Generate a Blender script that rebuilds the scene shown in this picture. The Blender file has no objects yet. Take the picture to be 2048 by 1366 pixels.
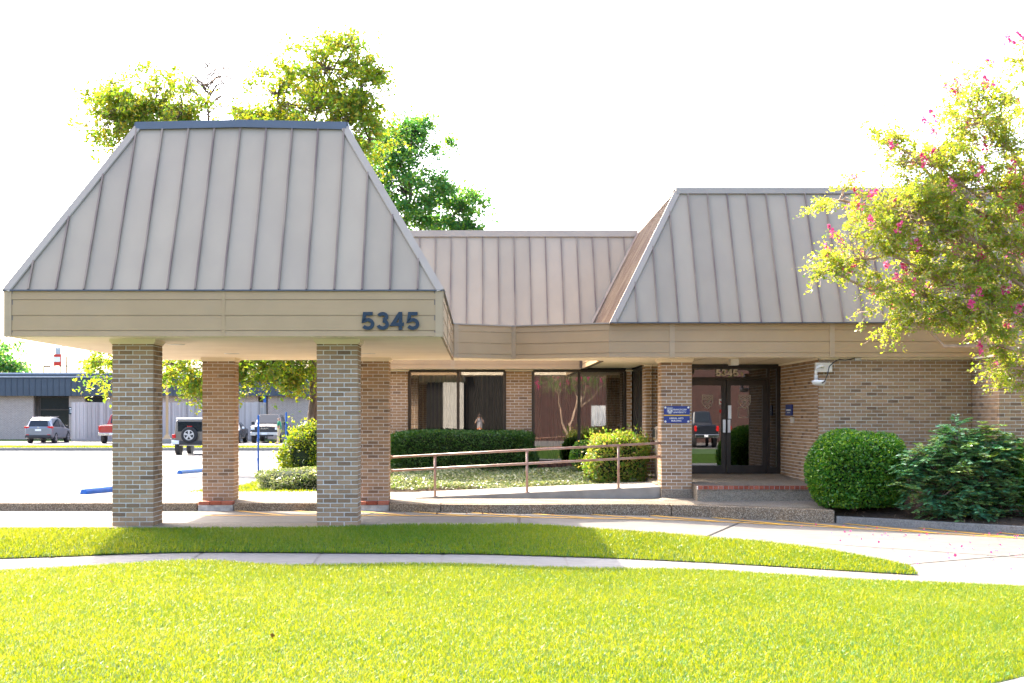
import bpy, bmesh, math, random
import numpy as np
from mathutils import Vector, Matrix, Quaternion

R = math.radians
scn = bpy.context.scene
COL = scn.collection
rng = np.random.default_rng(7)
random.seed(7)

# ------------------------------------------------------------------ camera, sky, sun, exposure
F, CX, CY, CZ = 2844.0, 958.0, 831.0, 1.62        # focal length and principal point in photo pixels, eye height
cam = bpy.data.cameras.new('camera')
cam.sensor_width = 36.0
cam.lens = F / 2048 * 36
cam.shift_x = (1024 - CX) / 2048
cam.shift_y = (CY - 683) / 2048
cam.clip_start = 0.05
cam.clip_end = 4000
cam_o = bpy.data.objects.new('camera', cam)
cam_o.location = (0, 0, CZ)
cam_o.rotation_euler = (R(90), 0, 0)
COL.objects.link(cam_o)
scn.camera = cam_o

KX, KY = 0.60, 0.80                                # shadow run per metre of height
SUN = Vector((-KX, KY, 1.0)).normalized()
world = bpy.data.worlds.new('World')
scn.world = world
world.use_nodes = True
wn = world.node_tree.nodes
sky = wn.new('ShaderNodeTexSky')
sky.sky_type = 'NISHITA'
sky.sun_disc = False
sky.sun_elevation = math.asin(SUN.z)
sky.sun_rotation = math.atan2(SUN.x, SUN.y)
sky.air_density = 0.8
sky.dust_density = 5.0
sky.ozone_density = 1.0
world.node_tree.links.new(sky.outputs[0], wn['Background'].inputs[0])
wn['Background'].inputs[1].default_value = 0.15
sun = bpy.data.lights.new('sun', 'SUN')
sun.energy = 2.05
sun.angle = R(0.5)
sun.color = (1.0, 0.90, 0.74)
sun_o = bpy.data.objects.new('sun', sun)
sun_o.rotation_euler = (-SUN).to_track_quat('-Z', 'Y').to_euler()
sun_o.location = (0, 0, 30)
COL.objects.link(sun_o)
vs = scn.view_settings
vs.view_transform = 'Standard'
vs.look = 'None'
vs.gamma = 1.0
vs.use_curve_mapping = False
vs.exposure = 2.93
scn.cycles.use_denoising = True
scn.cycles.max_bounces = 8
scn.cycles.transparent_max_bounces = 8

# ------------------------------------------------------------------ helpers
def G(px, py, z):
    d = (CZ - z) * F / (py - CY)
    return ((px - CX) * d / F, d)

def AT(px, py, d):
    return ((px - CX) * d / F, d, CZ + (CY - py) * d / F)

OFF = {}

class MB:
    def __init__(s): s.v = []; s.f = []
    def face(s, *pts):
        b = len(s.v); s.v += [tuple(p) for p in pts]; s.f.append(list(range(b, b + len(pts)))); return s
    def hexa(s, p):                                  # 8 points: bottom 4 ccw, top 4 ccw
        b = len(s.v); s.v += [tuple(q) for q in p]
        for q in ((3, 2, 1, 0), (4, 5, 6, 7), (0, 1, 5, 4), (1, 2, 6, 5), (2, 3, 7, 6), (3, 0, 4, 7)):
            s.f.append([b + i for i in q])
        return s
    def box(s, x0, x1, y0, y1, z0, z1):
        return s.hexa([(x0, y0, z0), (x1, y0, z0), (x1, y1, z0), (x0, y1, z0),
                       (x0, y0, z1), (x1, y0, z1), (x1, y1, z1), (x0, y1, z1)])
    def obox(s, c, size, rz=0.0, rx=0.0, ry=0.0):
        m = Matrix.Rotation(rz, 3, 'Z') @ Matrix.Rotation(ry, 3, 'Y') @ Matrix.Rotation(rx, 3, 'X')
        c = Vector(c); h = [k / 2 for k in size]
        P = [c + m @ Vector((sx * h[0], sy * h[1], sz * h[2])) for sz in (-1, 1) for sx, sy in ((-1, -1), (1, -1), (1, 1), (-1, 1))]
        return s.hexa(P)
    def prism(s, poly, vec):                         # polygon of 3-D points swept along vec
        n = len(poly); b = len(s.v); vec = Vector(vec)
        s.v += [tuple(p) for p in poly] + [tuple(Vector(p) + vec) for p in poly]
        s.f.append([b + i for i in range(n)][::-1]); s.f.append([b + n + i for i in range(n)])
        for i in range(n):
            j = (i + 1) % n; s.f.append([b + i, b + j, b + n + j, b + n + i])
        return s
    def slab(s, poly, z0, z1):
        return s.prism([(p[0], p[1], z0) for p in poly], (0, 0, z1 - z0))
    def tube(s, path, rad, n=8, cap=True):
        path = [Vector(p) for p in path]
        if not hasattr(rad, '__len__'): rad = [rad] * len(path)
        b = len(s.v); up = Vector((0.31, 0.17, 0.94)); k = len(path)
        for i, p in enumerate(path):
            t = (path[min(i + 1, k - 1)] - path[max(i - 1, 0)]).normalized()
            a = t.cross(up)
            if a.length < 1e-3: a = t.cross(Vector((1, 0, 0)))
            a.normalize(); c = t.cross(a)
            for j in range(n):
                w = 2 * math.pi * j / n
                s.v.append(tuple(p + (a * math.cos(w) + c * math.sin(w)) * rad[i]))
        for i in range(k - 1):
            for j in range(n):
                q = (j + 1) % n
                s.f.append([b + i * n + j, b + i * n + q, b + (i + 1) * n + q, b + (i + 1) * n + j])
        if cap and n > 2:
            s.f.append([b + j for j in range(n)][::-1]); s.f.append([b + (k - 1) * n + j for j in range(n)])
        return s
    def lathe(s, c, prof, n=16, axis='Z', cap=True):           # prof: (radius, height)
        b = len(s.v); c = Vector(c)
        for r, h in prof:
            for j in range(n):
                w = 2 * math.pi * j / n
                q = (r * math.cos(w), r * math.sin(w), h)
                if axis == 'X': q = (q[2], q[0], q[1])
                elif axis == 'Y': q = (q[0], q[2], q[1])
                s.v.append(tuple(c + Vector(q)))
        for i in range(len(prof) - 1):
            for j in range(n):
                q = (j + 1) % n
                s.f.append([b + i * n + j, b + i * n + q, b + (i + 1) * n + q, b + (i + 1) * n + j])
        if cap: s.f.append([b + j for j in range(n)][::-1]); s.f.append([b + (len(prof) - 1) * n + j for j in range(n)])
        return s
    def ball(s, c, r, n=10, m=7):
        if not hasattr(r, '__len__'): r = (r, r, r)
        b = len(s.v)
        for i in range(m + 1):
            t = math.pi * i / m
            for j in range(n):
                w = 2 * math.pi * j / n
                s.v.append((c[0] + r[0] * math.sin(t) * math.cos(w), c[1] + r[1] * math.sin(t) * math.sin(w), c[2] + r[2] * math.cos(t)))
        for i in range(m):
            for j in range(n):
                q = (j + 1) % n
                s.f.append([b + i * n + j, b + (i + 1) * n + j, b + (i + 1) * n + q, b + i * n + q])
        return s

def tag(o, label=None, cat=None, group=None, kind=None):
    if label: o['label'] = label
    if cat: o['category'] = cat
    if group: o['group'] = group
    if kind: o['kind'] = kind
    return o

def root(name, loc, label, cat, group=None, rz=0.0):
    o = bpy.data.objects.new(name, None); COL.objects.link(o)
    o.location = loc; o.rotation_euler = (0, 0, rz); o.empty_display_size = 0.2
    OFF[o.name] = Vector((0, 0, 0)) if rz else Vector(loc)
    return tag(o, label, cat, group)

def link(name, me, mat, parent=None, off=None):
    o = bpy.data.objects.new(name, me); COL.objects.link(o)
    if mat is not None and not len(me.materials): me.materials.append(mat)
    o.color = (random.random(), 0, 0, 1)
    if parent is not None:
        o.parent = parent
        OFF[o.name] = OFF.get(parent.name, Vector((0, 0, 0)))
    else:
        OFF[o.name] = Vector((0, 0, 0)) if off is None else Vector(off)
    return o

def mk(name, mb, mat, parent=None, smooth=False, bevel=0.0, base=False, weld=False):
    off = OFF[parent.name] if parent is not None else Vector((0, 0, 0))
    if parent is None and base and mb.v:
        a = np.array(mb.v); off = Vector(((a[:, 0].min() + a[:, 0].max()) / 2, (a[:, 1].min() + a[:, 1].max()) / 2, a[:, 2].min()))
    me = bpy.data.meshes.new(name)
    me.from_pydata([(p[0] - off.x, p[1] - off.y, p[2] - off.z) for p in mb.v], [], mb.f)
    if weld or bevel:
        bm = bmesh.new(); bm.from_mesh(me)
        bmesh.ops.remove_doubles(bm, verts=bm.verts, dist=1e-4)
        bmesh.ops.recalc_face_normals(bm, faces=bm.faces)
        bm.to_mesh(me); bm.free()
    if smooth: me.shade_smooth() if hasattr(me, 'shade_smooth') else me.polygons.foreach_set('use_smooth', [True] * len(me.polygons))
    me.update()
    o = link(name, me, mat, parent)
    if parent is None and base: o.location = off; OFF[o.name] = off
    if bevel:
        b = o.modifiers.new('bevel', 'BEVEL'); b.width = bevel; b.segments = 2; b.limit_method = 'ANGLE'; b.angle_limit = R(40)
    return o

def np_mesh(name, V, loops, starts, mat, parent=None, rnd=None, shift=None):
    me = bpy.data.meshes.new(name)
    off = OFF[parent.name] if parent is not None else Vector((0, 0, 0))
    V = np.asarray(V, dtype=np.float32) - np.array(off, dtype=np.float32)
    me.vertices.add(len(V)); me.vertices.foreach_set('co', V.ravel())
    me.loops.add(len(loops)); me.loops.foreach_set('vertex_index', np.asarray(loops, dtype=np.int32))
    me.polygons.add(len(starts)); me.polygons.foreach_set('loop_start', np.asarray(starts, dtype=np.int32))
    me.update(calc_edges=True); me.shade_flat()
    if rnd is not None:
        at = me.attributes.new('rnd', 'FLOAT', 'FACE'); at.data.foreach_set('value', np.asarray(rnd, dtype=np.float32))
    return link(name, me, mat, parent)

# ------------------------------------------------------------------ materials
MATS = {}
def nodes_of(name):
    m = bpy.data.materials.new(name); m.use_nodes = True
    nt = m.node_tree
    return m, nt, nt.nodes, nt.links, nt.nodes['Principled BSDF']

def surf(name, col, rough=0.7, col2=None, scale=6.0, bump=0.0, bscale=60.0, metal=0.0, spec=0.4, stain=None, stain_scale=0.7, stain_amt=0.35, stretch=None, detail=6.0, speck=None):
    m, nt, N, L, P = nodes_of(name)
    P.inputs['Roughness'].default_value = rough
    P.inputs['Metallic'].default_value = metal
    P.inputs['Specular IOR Level'].default_value = spec
    tc = N.new('ShaderNodeTexCoord'); vec = tc.outputs['Object']
    if stretch:
        mp = N.new('ShaderNodeMapping'); mp.inputs['Scale'].default_value = stretch
        L.new(vec, mp.inputs[0]); vec = mp.outputs[0]
    nz = N.new('ShaderNodeTexNoise'); nz.inputs['Scale'].default_value = scale; nz.inputs['Detail'].default_value = detail
    L.new(vec, nz.inputs['Vector'])
    mx = N.new('ShaderNodeMix'); mx.data_type = 'RGBA'
    c2 = col2 or tuple(c * 0.82 for c in col)
    mx.inputs['A'].default_value = (*col, 1); mx.inputs['B'].default_value = (*c2, 1)
    rp = N.new('ShaderNodeValToRGB'); rp.color_ramp.elements[0].position = 0.36; rp.color_ramp.elements[1].position = 0.64
    L.new(nz.outputs[0], rp.inputs[0]); L.new(rp.outputs[0], mx.inputs['Factor'])
    out = mx.outputs['Result']
    if stain:
        n2 = N.new('ShaderNodeTexNoise'); n2.inputs['Scale'].default_value = stain_scale; n2.inputs['Detail'].default_value = 8; n2.inputs['Roughness'].default_value = 0.65
        L.new(tc.outputs['Object'], n2.inputs['Vector'])
        r2 = N.new('ShaderNodeValToRGB'); r2.color_ramp.elements[0].position = 0.5; r2.color_ramp.elements[1].position = 0.72
        r2.color_ramp.elements[1].color = (stain_amt,) * 3 + (1,)
        L.new(n2.outputs[0], r2.inputs[0])
        m2 = N.new('ShaderNodeMix'); m2.data_type = 'RGBA'; m2.inputs['B'].default_value = (*stain, 1)
        L.new(out, m2.inputs['A']); L.new(r2.outputs[0], m2.inputs['Factor']); out = m2.outputs['Result']
    if speck:
        vo = N.new('ShaderNodeTexVoronoi'); vo.inputs['Scale'].default_value = speck[0]
        L.new(tc.outputs['Object'], vo.inputs['Vector'])
        hs = N.new('ShaderNodeSeparateColor'); L.new(vo.outputs['Color'], hs.inputs[0])
        cr = N.new('ShaderNodeValToRGB'); cr.color_ramp.interpolation = 'CONSTANT'
        cols = speck[1]
        while len(cr.color_ramp.elements) < len(cols): cr.color_ramp.elements.new(0.5)
        for i, c in enumerate(cols):
            cr.color_ramp.elements[i].position = i / len(cols); cr.color_ramp.elements[i].color = (*c, 1)
        L.new(hs.outputs[0], cr.inputs[0])
        m3 = N.new('ShaderNodeMix'); m3.data_type = 'RGBA'; m3.inputs['Factor'].default_value = speck[2]
        L.new(out, m3.inputs['A']); L.new(cr.outputs[0], m3.inputs['B']); out = m3.outputs['Result']
        bp = N.new('ShaderNodeBump'); bp.inputs['Strength'].default_value = 0.6; bp.inputs['Distance'].default_value = 0.01
        iv = N.new('ShaderNodeMath'); iv.operation = 'SUBTRACT'; iv.inputs[0].default_value = 1
        L.new(vo.outputs['Distance'], iv.inputs[1]); L.new(iv.outputs[0], bp.inputs['Height']); L.new(bp.outputs[0], P.inputs['Normal'])
    elif bump:
        nb = N.new('ShaderNodeTexNoise'); nb.inputs['Scale'].default_value = bscale; nb.inputs['Detail'].default_value = 5
        L.new(vec, nb.inputs['Vector'])
        bp = N.new('ShaderNodeBump'); bp.inputs['Strength'].default_value = bump; bp.inputs['Distance'].default_value = 0.01
        L.new(nb.outputs[0], bp.inputs['Height']); L.new(bp.outputs[0], P.inputs['Normal'])
    L.new(out, P.inputs['Base Color'])
    MATS[name] = m
    return m

def by_random(name, cols, rough=0.85, attr=None, bump=0.35, bscale=90, grain=0.25, pos=None):
    """colour picked per object (Object Info) or per face (attribute), with grain"""
    m, nt, N, L, P = nodes_of(name)
    P.inputs['Roughness'].default_value = rough; P.inputs['Specular IOR Level'].default_value = 0.25
    if attr:
        a = N.new('ShaderNodeAttribute'); a.attribute_name = attr; src = a.outputs['Fac']
    else:
        oi = N.new('ShaderNodeObjectInfo'); sc_ = N.new('ShaderNodeSeparateColor'); L.new(oi.outputs['Color'], sc_.inputs[0]); src = sc_.outputs[0]
    cr = N.new('ShaderNodeValToRGB'); e = cr.color_ramp.elements
    while len(e) < len(cols): e.new(0.5)
    for i, c in enumerate(cols):
        e[i].position = (pos[i] if pos else i / (len(cols) - 1)); e[i].color = (*c, 1)
    L.new(src, cr.inputs[0])
    geo = N.new('ShaderNodeNewGeometry')
    nz = N.new('ShaderNodeTexNoise'); nz.inputs['Scale'].default_value = 35; nz.inputs['Detail'].default_value = 6
    L.new(geo.outputs['Position'], nz.inputs['Vector'])
    ml = N.new('ShaderNodeMix'); ml.data_type = 'RGBA'; ml.blend_type = 'MULTIPLY'; ml.inputs['Factor'].default_value = 1
    mr = N.new('ShaderNodeMapRange'); mr.inputs['To Min'].default_value = 1 - grain; mr.inputs['To Max'].default_value = 1 + grain
    L.new(nz.outputs[0], mr.inputs['Value']); L.new(cr.outputs[0], ml.inputs['A']); L.new(mr.outputs[0], ml.inputs['B'])
    L.new(ml.outputs['Result'], P.inputs['Base Color'])
    if bump:
        nb = N.new('ShaderNodeTexNoise'); nb.inputs['Scale'].default_value = bscale; L.new(geo.outputs['Position'], nb.inputs['Vector'])
        bp = N.new('ShaderNodeBump'); bp.inputs['Strength'].default_value = bump; bp.inputs['Distance'].default_value = 0.005
        L.new(nb.outputs[0], bp.inputs['Height']); L.new(bp.outputs[0], P.inputs['Normal'])
    MATS[name] = m
    return m

def leafy(name, cols, trans, tmix=0.5, rough=0.45, spec=0.4, tboost=1.0):
    m, nt, N, L, P = nodes_of(name)
    P.inputs['Roughness'].default_value = rough; P.inputs['Specular IOR Level'].default_value = spec
    a = N.new('ShaderNodeAttribute'); a.attribute_name = 'rnd'
    def ramp(cs):
        cr = N.new('ShaderNodeValToRGB'); e = cr.color_ramp.elements
        while len(e) < len(cs): e.new(0.5)
        for i, c in enumerate(cs):
            e[i].position = i / (len(cs) - 1); e[i].color = (*c, 1)
        L.new(a.outputs['Fac'], cr.inputs[0]); return cr.outputs[0]
    L.new(ramp(cols), P.inputs['Base Color'])
    t = N.new('ShaderNodeBsdfTranslucent'); L.new(ramp(trans), t.inputs['Color'])
    mx = N.new('ShaderNodeMixShader'); mx.inputs[0].default_value = tmix
    L.new(P.outputs[0], mx.inputs[1]); L.new(t.outputs[0], mx.inputs[2])
    L.new(mx.outputs[0], N['Material Output'].inputs[0])
    MATS[name] = m
    return m

def glass(name, tint=(0.35, 0.36, 0.36), refl=0.13, rough=0.0):
    m, nt, N, L, P = nodes_of(name)
    N.remove(P)
    t = N.new('ShaderNodeBsdfTransparent'); t.inputs[0].default_value = (*tint, 1)
    g = N.new('ShaderNodeBsdfGlossy'); g.inputs['Roughness'].default_value = rough; g.inputs[0].default_value = (0.95, 0.97, 1, 1)
    lw = N.new('ShaderNodeFresnel'); lw.inputs[0].default_value = 1.5
    ad = N.new('ShaderNodeMath'); ad.operation = 'ADD'; ad.use_clamp = True; ad.inputs[1].default_value = refl
    L.new(lw.outputs[0], ad.inputs[0])
    mx = N.new('ShaderNodeMixShader'); L.new(ad.outputs[0], mx.inputs[0]); L.new(t.outputs[0], mx.inputs[1]); L.new(g.outputs[0], mx.inputs[2])
    L.new(mx.outputs[0], N['Material Output'].inputs[0])
    MATS[name] = m
    return m

BR = [(0.170, 0.108, 0.068), (0.235, 0.148, 0.086), (0.300, 0.188, 0.106), (0.330, 0.210, 0.121), (0.370, 0.243, 0.146)]
BP = [0.0, 0.12, 0.28, 0.72, 1.0]
M_BRICK = by_random('brick_clay', BR, pos=BP)
M_BRICKF = by_random('brick_clay_course', BR, attr='rnd', pos=BP)
M_REDBR = by_random('brick_red', [(0.20, 0.05, 0.03), (0.32, 0.09, 0.05), (0.38, 0.14, 0.09)])
M_MORTAR = surf('mortar', (0.70, 0.675, 0.63), 0.95, (0.60, 0.575, 0.53), 18, bump=0.4, bscale=120)
M_ROOF = surf('roof_metal', (0.290, 0.231, 0.160), 0.5, (0.268, 0.213, 0.148), 2.2, metal=0.0, spec=0.5, bump=0.06, bscale=9, stain=(0.24, 0.19, 0.15), stain_scale=0.35, stain_amt=0.3, stretch=(1, 1, 0.25))
nt_ = M_ROOF.node_tree; P_ = nt_.nodes['Principled BSDF']; src_ = P_.inputs['Base Color'].links[0].from_socket
oi_ = nt_.nodes.new('ShaderNodeObjectInfo'); sc_ = nt_.nodes.new('ShaderNodeSeparateColor'); mr_ = nt_.nodes.new('ShaderNodeMapRange'); ml_ = nt_.nodes.new('ShaderNodeMix')
mr_.inputs['To Min'].default_value = 0.92; mr_.inputs['To Max'].default_value = 1.06; ml_.data_type = 'RGBA'; ml_.blend_type = 'MULTIPLY'; ml_.inputs['Factor'].default_value = 1
nt_.links.new(oi_.outputs['Color'], sc_.inputs[0]); nt_.links.new(sc_.outputs[0], mr_.inputs['Value']); nt_.links.new(src_, ml_.inputs['A']); nt_.links.new(mr_.outputs[0], ml_.inputs['B']); nt_.links.new(ml_.outputs['Result'], P_.inputs['Base Color'])
M_SEAM = surf('roof_seam', (0.215, 0.162, 0.118), 0.5, (0.12, 0.08, 0.066), 1.6, stretch=(1, 1, 0.6))
M_COPING = surf('roof_coping', (0.29, 0.245, 0.195), 0.5, (0.27, 0.225, 0.18), 3)
M_COPB = surf('roof_coping_shaded', (0.085, 0.10, 0.125), 0.4, (0.075, 0.09, 0.11), 3)  # shaded copy of the coping: the blue shade is put into the colour
M_FASCIA = surf('fascia_warm_bounce', (0.375, 0.247, 0.126), 0.5, (0.352, 0.231, 0.117), 2.5, bump=0.05, bscale=70, stain=(0.25, 0.2, 0.15), stain_scale=0.9, stain_amt=0.2)  # warmer than the roof: light bounced off the ground is mixed into this colour
M_TRIM = surf('fascia_trim', (0.385, 0.275, 0.165), 0.5, (0.36, 0.255, 0.152), 4)
M_DRIP = surf('drip_edge', (0.075, 0.08, 0.10), 0.4)
M_SOFFIT = surf('soffit_paint', (0.82, 0.70, 0.52), 0.75, (0.77, 0.65, 0.47), 1.2, stain=(0.55, 0.44, 0.3), stain_scale=0.8, stain_amt=0.3)
M_CONC = surf('concrete_drive', (0.150, 0.137, 0.122), 0.85, (0.122, 0.111, 0.099), 3.5, bump=0.25, bscale=40, stain=(0.085, 0.076, 0.068), stain_scale=0.45, stain_amt=0.45)
M_LOT = surf('concrete_lot', (0.155, 0.149, 0.141), 0.85, (0.118, 0.113, 0.107), 0.9, bump=0.2, bscale=30, stain=(0.085, 0.08, 0.073), stain_scale=0.16, stain_amt=0.45, stretch=(0.35, 2.0, 1))
M_WALK = surf('concrete_walk', (0.155, 0.148, 0.140), 0.85, (0.128, 0.122, 0.115), 5, bump=0.3, bscale=50, stain=(0.10, 0.092, 0.084), stain_scale=0.8, stain_amt=0.35)
AGG = [(0.24, 0.165, 0.095), (0.15, 0.10, 0.06), (0.32, 0.24, 0.15), (0.09, 0.065, 0.04), (0.44, 0.36, 0.26)]
M_AGG = surf('aggregate_kerb', (0.20, 0.165, 0.125), 0.85, (0.14, 0.115, 0.09), 4, speck=(80, AGG, 0.75), stain=(0.04, 0.04, 0.04), stain_scale=2.2, stain_amt=0.7)
AGL = [(0.23, 0.185, 0.13), (0.16, 0.125, 0.085), (0.28, 0.235, 0.18), (0.12, 0.094, 0.066), (0.33, 0.29, 0.235)]
M_AGGT = surf('aggregate_walk', (0.27, 0.228, 0.172), 0.85, (0.22, 0.182, 0.138), 3, speck=(70, AGL, 0.6), stain=(0.11, 0.092, 0.075), stain_scale=0.8, stain_amt=0.4)
M_KERBL = surf('concrete_kerb', (0.22, 0.21, 0.195), 0.9, (0.16, 0.153, 0.14), 8, speck=(60, [(0.23, 0.22, 0.205), (0.16, 0.15, 0.13), (0.29, 0.275, 0.25)], 0.5), stain=(0.15, 0.14, 0.13), stain_scale=1.6, stain_amt=0.5)
M_STREET = surf('street_asphalt', (0.11, 0.11, 0.11), 0.9, (0.08, 0.08, 0.08), 6, speck=(80, [(0.12, 0.12, 0.12), (0.07, 0.07, 0.07), (0.17, 0.165, 0.16)], 0.5))
M_SOIL = surf('lawn_soil', (0.040, 0.085, 0.010), 1.0, (0.030, 0.06, 0.010), 5)
M_EARTH = surf('ground_earth', (0.085, 0.095, 0.03), 1.0, (0.06, 0.07, 0.025), 0.3)
M_MULCH = surf('mulch', (0.11, 0.07, 0.045), 1.0, (0.06, 0.038, 0.025), 14, bump=1.0, bscale=45)
M_PLASTER = surf('stucco_base', (0.55, 0.53, 0.50), 0.9, (0.32, 0.30, 0.28), 7, bump=0.4, bscale=50, stain=(0.10, 0.09, 0.08), stain_scale=3, stain_amt=0.5)
M_YELLOW = surf('paint_yellow', (0.62, 0.33, 0.02), 0.7, (0.50, 0.28, 0.04), 9)
M_BRONZE = surf('bronze_frame', (0.040, 0.028, 0.022), 0.35, (0.030, 0.022, 0.018), 5, metal=0.3)
M_BLACK = surf('black_paint', (0.018, 0.018, 0.02), 0.4)
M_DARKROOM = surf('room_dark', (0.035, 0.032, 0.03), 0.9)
M_BLIND = surf('blind_slat', (0.36, 0.29, 0.20), 0.7, (0.30, 0.24, 0.16), 3)
M_TEAL = surf('digit_teal', (0.006, 0.022, 0.042), 0.45)
M_BEIGE = surf('digit_beige', (0.80, 0.70, 0.56), 0.5)
M_NAVY = surf('plaque_navy', (0.012, 0.030, 0.19), 0.4)
M_WHITE = surf('white_paint', (0.78, 0.78, 0.76), 0.5)
M_GOLD = surf('plaque_gold', (0.75, 0.46, 0.02), 0.5)
M_RAIL = surf('railing_paint', (0.36, 0.25, 0.20), 0.35, (0.30, 0.16, 0.11), 7, spec=0.6, stain=(0.24, 0.08, 0.045), stain_scale=2.5, stain_amt=0.7)
M_STEEL = surf('steel', (0.55, 0.55, 0.56), 0.3, metal=0.9)
M_CREAM = surf('cream_metal', (0.70, 0.64, 0.54), 0.5)
M_GLASS = glass('window_glass')
M_GLASSD = glass('door_glass', (0.20, 0.20, 0.21), 0.14)
M_RUBBER = surf('rubber', (0.02, 0.02, 0.021), 0.8)
M_BARK = surf('bark_birch', (0.20, 0.15, 0.12), 0.9, (0.09, 0.06, 0.045), 9, bump=0.8, bscale=25, stretch=(1, 1, 0.35))
M_BARKM = surf('bark_myrtle', (0.42, 0.30, 0.21), 0.7, (0.30, 0.19, 0.12), 6, stretch=(1, 1, 0.4))
M_TWIG = surf('twig', (0.16, 0.11, 0.08), 0.9)
M_BLUE = surf('paint_blue', (0.012, 0.13, 0.50), 0.45, (0.02, 0.11, 0.38), 6)
M_WOOD = by_random('fence_wood', [(0.27, 0.24, 0.225), (0.36, 0.325, 0.305), (0.44, 0.40, 0.38)], bump=0.3, bscale=30)
M_SIDING = surf('navy_panel', (0.045, 0.062, 0.085), 0.5, (0.038, 0.052, 0.072), 2)
L_GRASS = leafy('grass_blade', [(0.012, 0.125, 0.012), (0.020, 0.175, 0.015), (0.045, 0.20, 0.02), (0.14, 0.22, 0.06)], [(0.145, 0.225, 0.002), (0.275, 0.30, 0.002), (0.37, 0.345, 0.003), (0.42, 0.37, 0.04)], 0.46, 0.4, 0.3)
L_BIRCH = leafy('leaf_birch', [(0.06, 0.16, 0.02), (0.11, 0.20, 0.02), (0.17, 0.22, 0.02), (0.28, 0.21, 0.03)], [(0.19, 0.38, 0.02), (0.30, 0.46, 0.02), (0.44, 0.50, 0.012), (0.52, 0.38, 0.02)], 0.5)
L_ELM = leafy('leaf_elm', [(0.035, 0.13, 0.04), (0.055, 0.17, 0.045), (0.11, 0.20, 0.03)], [(0.09, 0.34, 0.06), (0.16, 0.42, 0.05), (0.36, 0.50, 0.02)], 0.5)
L_MYRT = leafy('leaf_myrtle', [(0.08, 0.18, 0.03), (0.14, 0.23, 0.035), (0.21, 0.26, 0.05), (0.28, 0.20, 0.07)], [(0.34, 0.54, 0.02), (0.50, 0.62, 0.02), (0.66, 0.70, 0.03), (0.68, 0.50, 0.08)], 0.5, 0.32, 0.6)
L_PINK = leafy('petal_pink', [(0.55, 0.035, 0.16), (0.68, 0.08, 0.25), (0.75, 0.25, 0.40)], [(0.75, 0.05, 0.22), (0.8, 0.1, 0.3), (0.8, 0.3, 0.45)], 0.4, 0.6, 0.2)
L_BOX = leafy('leaf_box', [(0.022, 0.11, 0.016), (0.06, 0.20, 0.022), (0.20, 0.34, 0.035)], [(0.05, 0.22, 0.015), (0.12, 0.34, 0.015), (0.36, 0.50, 0.015)], 0.4, 0.3, 0.6)
L_HEDGE = leafy('leaf_hedge', [(0.018, 0.065, 0.015), (0.036, 0.105, 0.02), (0.08, 0.145, 0.026)], [(0.03, 0.12, 0.01), (0.06, 0.18, 0.01), (0.12, 0.22, 0.01)], 0.3, 0.4, 0.4)
L_MAHO = leafy('leaf_mahonia', [(0.045, 0.19, 0.105), (0.10, 0.30, 0.155), (0.20, 0.37, 0.13), (0.36, 0.36, 0.06)], [(0.06, 0.22, 0.03), (0.10, 0.30, 0.03), (0.22, 0.38, 0.02), (0.4, 0.36, 0.02)], 0.3, 0.3, 0.6)
L_NAND = leafy('leaf_nandina', [(0.06, 0.18, 0.03), (0.14, 0.26, 0.035), (0.26, 0.32, 0.06), (0.48, 0.34, 0.14)], [(0.18, 0.42, 0.02), (0.36, 0.52, 0.02), (0.55, 0.56, 0.05), (0.62, 0.36, 0.08)], 0.4, 0.3, 0.6)
L_JAS = leafy('leaf_jasmine', [(0.06, 0.11, 0.04), (0.12, 0.17, 0.07), (0.26, 0.29, 0.16), (0.40, 0.40, 0.27)], [(0.16, 0.28, 0.03), (0.28, 0.36, 0.05), (0.40, 0.42, 0.12), (0.45, 0.42, 0.2)], 0.3, 0.3, 0.6)
L_AZA = leafy('leaf_azalea', [(0.03, 0.075, 0.012), (0.07, 0.12, 0.015), (0.14, 0.165, 0.02)], [(0.10, 0.24, 0.012), (0.32, 0.40, 0.012), (0.50, 0.48, 0.012)], 0.45, 0.35, 0.5)
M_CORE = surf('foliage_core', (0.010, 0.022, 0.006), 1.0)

# ------------------------------------------------------------------ ground, drive, walks
def Hd(x): return -0.20 - 0.02 * max(0.0, x)

def sheet(name, polyA, polyB, mat, nz=1, parent=None):
    """strip between two polylines of equal length (each point x,y,z)"""
    mb = MB(); n = len(polyA)
    for i in range(n - 1):
        for k in range(nz):
            t0, t1 = k / nz, (k + 1) / nz
            a0 = Vector(polyA[i]).lerp(Vector(polyB[i]), t0); a1 = Vector(polyA[i + 1]).lerp(Vector(polyB[i + 1]), t0)
            b0 = Vector(polyA[i]).lerp(Vector(polyB[i]), t1); b1 = Vector(polyA[i + 1]).lerp(Vector(polyB[i + 1]), t1)
            mb.face(a0, a1, b1, b0)
    return tag(mk(name, mb, mat, parent, weld=True), kind='structure')

def lerp_at(tab, x):
    if x <= tab[0][0]: return tab[0][1]
    for (x0, y0), (x1, y1) in zip(tab, tab[1:]):
        if x <= x1: return y0 + (y1 - y0) * (x - x0) / (x1 - x0)
    return tab[-1][1]

def smooth_tab(tab, n=60):
    xs = np.linspace(tab[0][0], tab[-1][0], n); ys = np.array([lerp_at(tab, x) for x in xs])
    for _ in range(3): ys[1:-1] = (ys[:-2] + 2 * ys[1:-1] + ys[2:]) / 4
    return [(float(a), float(b)) for a, b in zip(xs, ys)]

mb = MB(); mb.face((-2500, -2500, -0.62), (2500, -2500, -0.62), (2500, 2500, -0.62), (-2500, 2500, -0.62))
tag(mk('ground', mb, M_EARTH), kind='structure')

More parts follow.
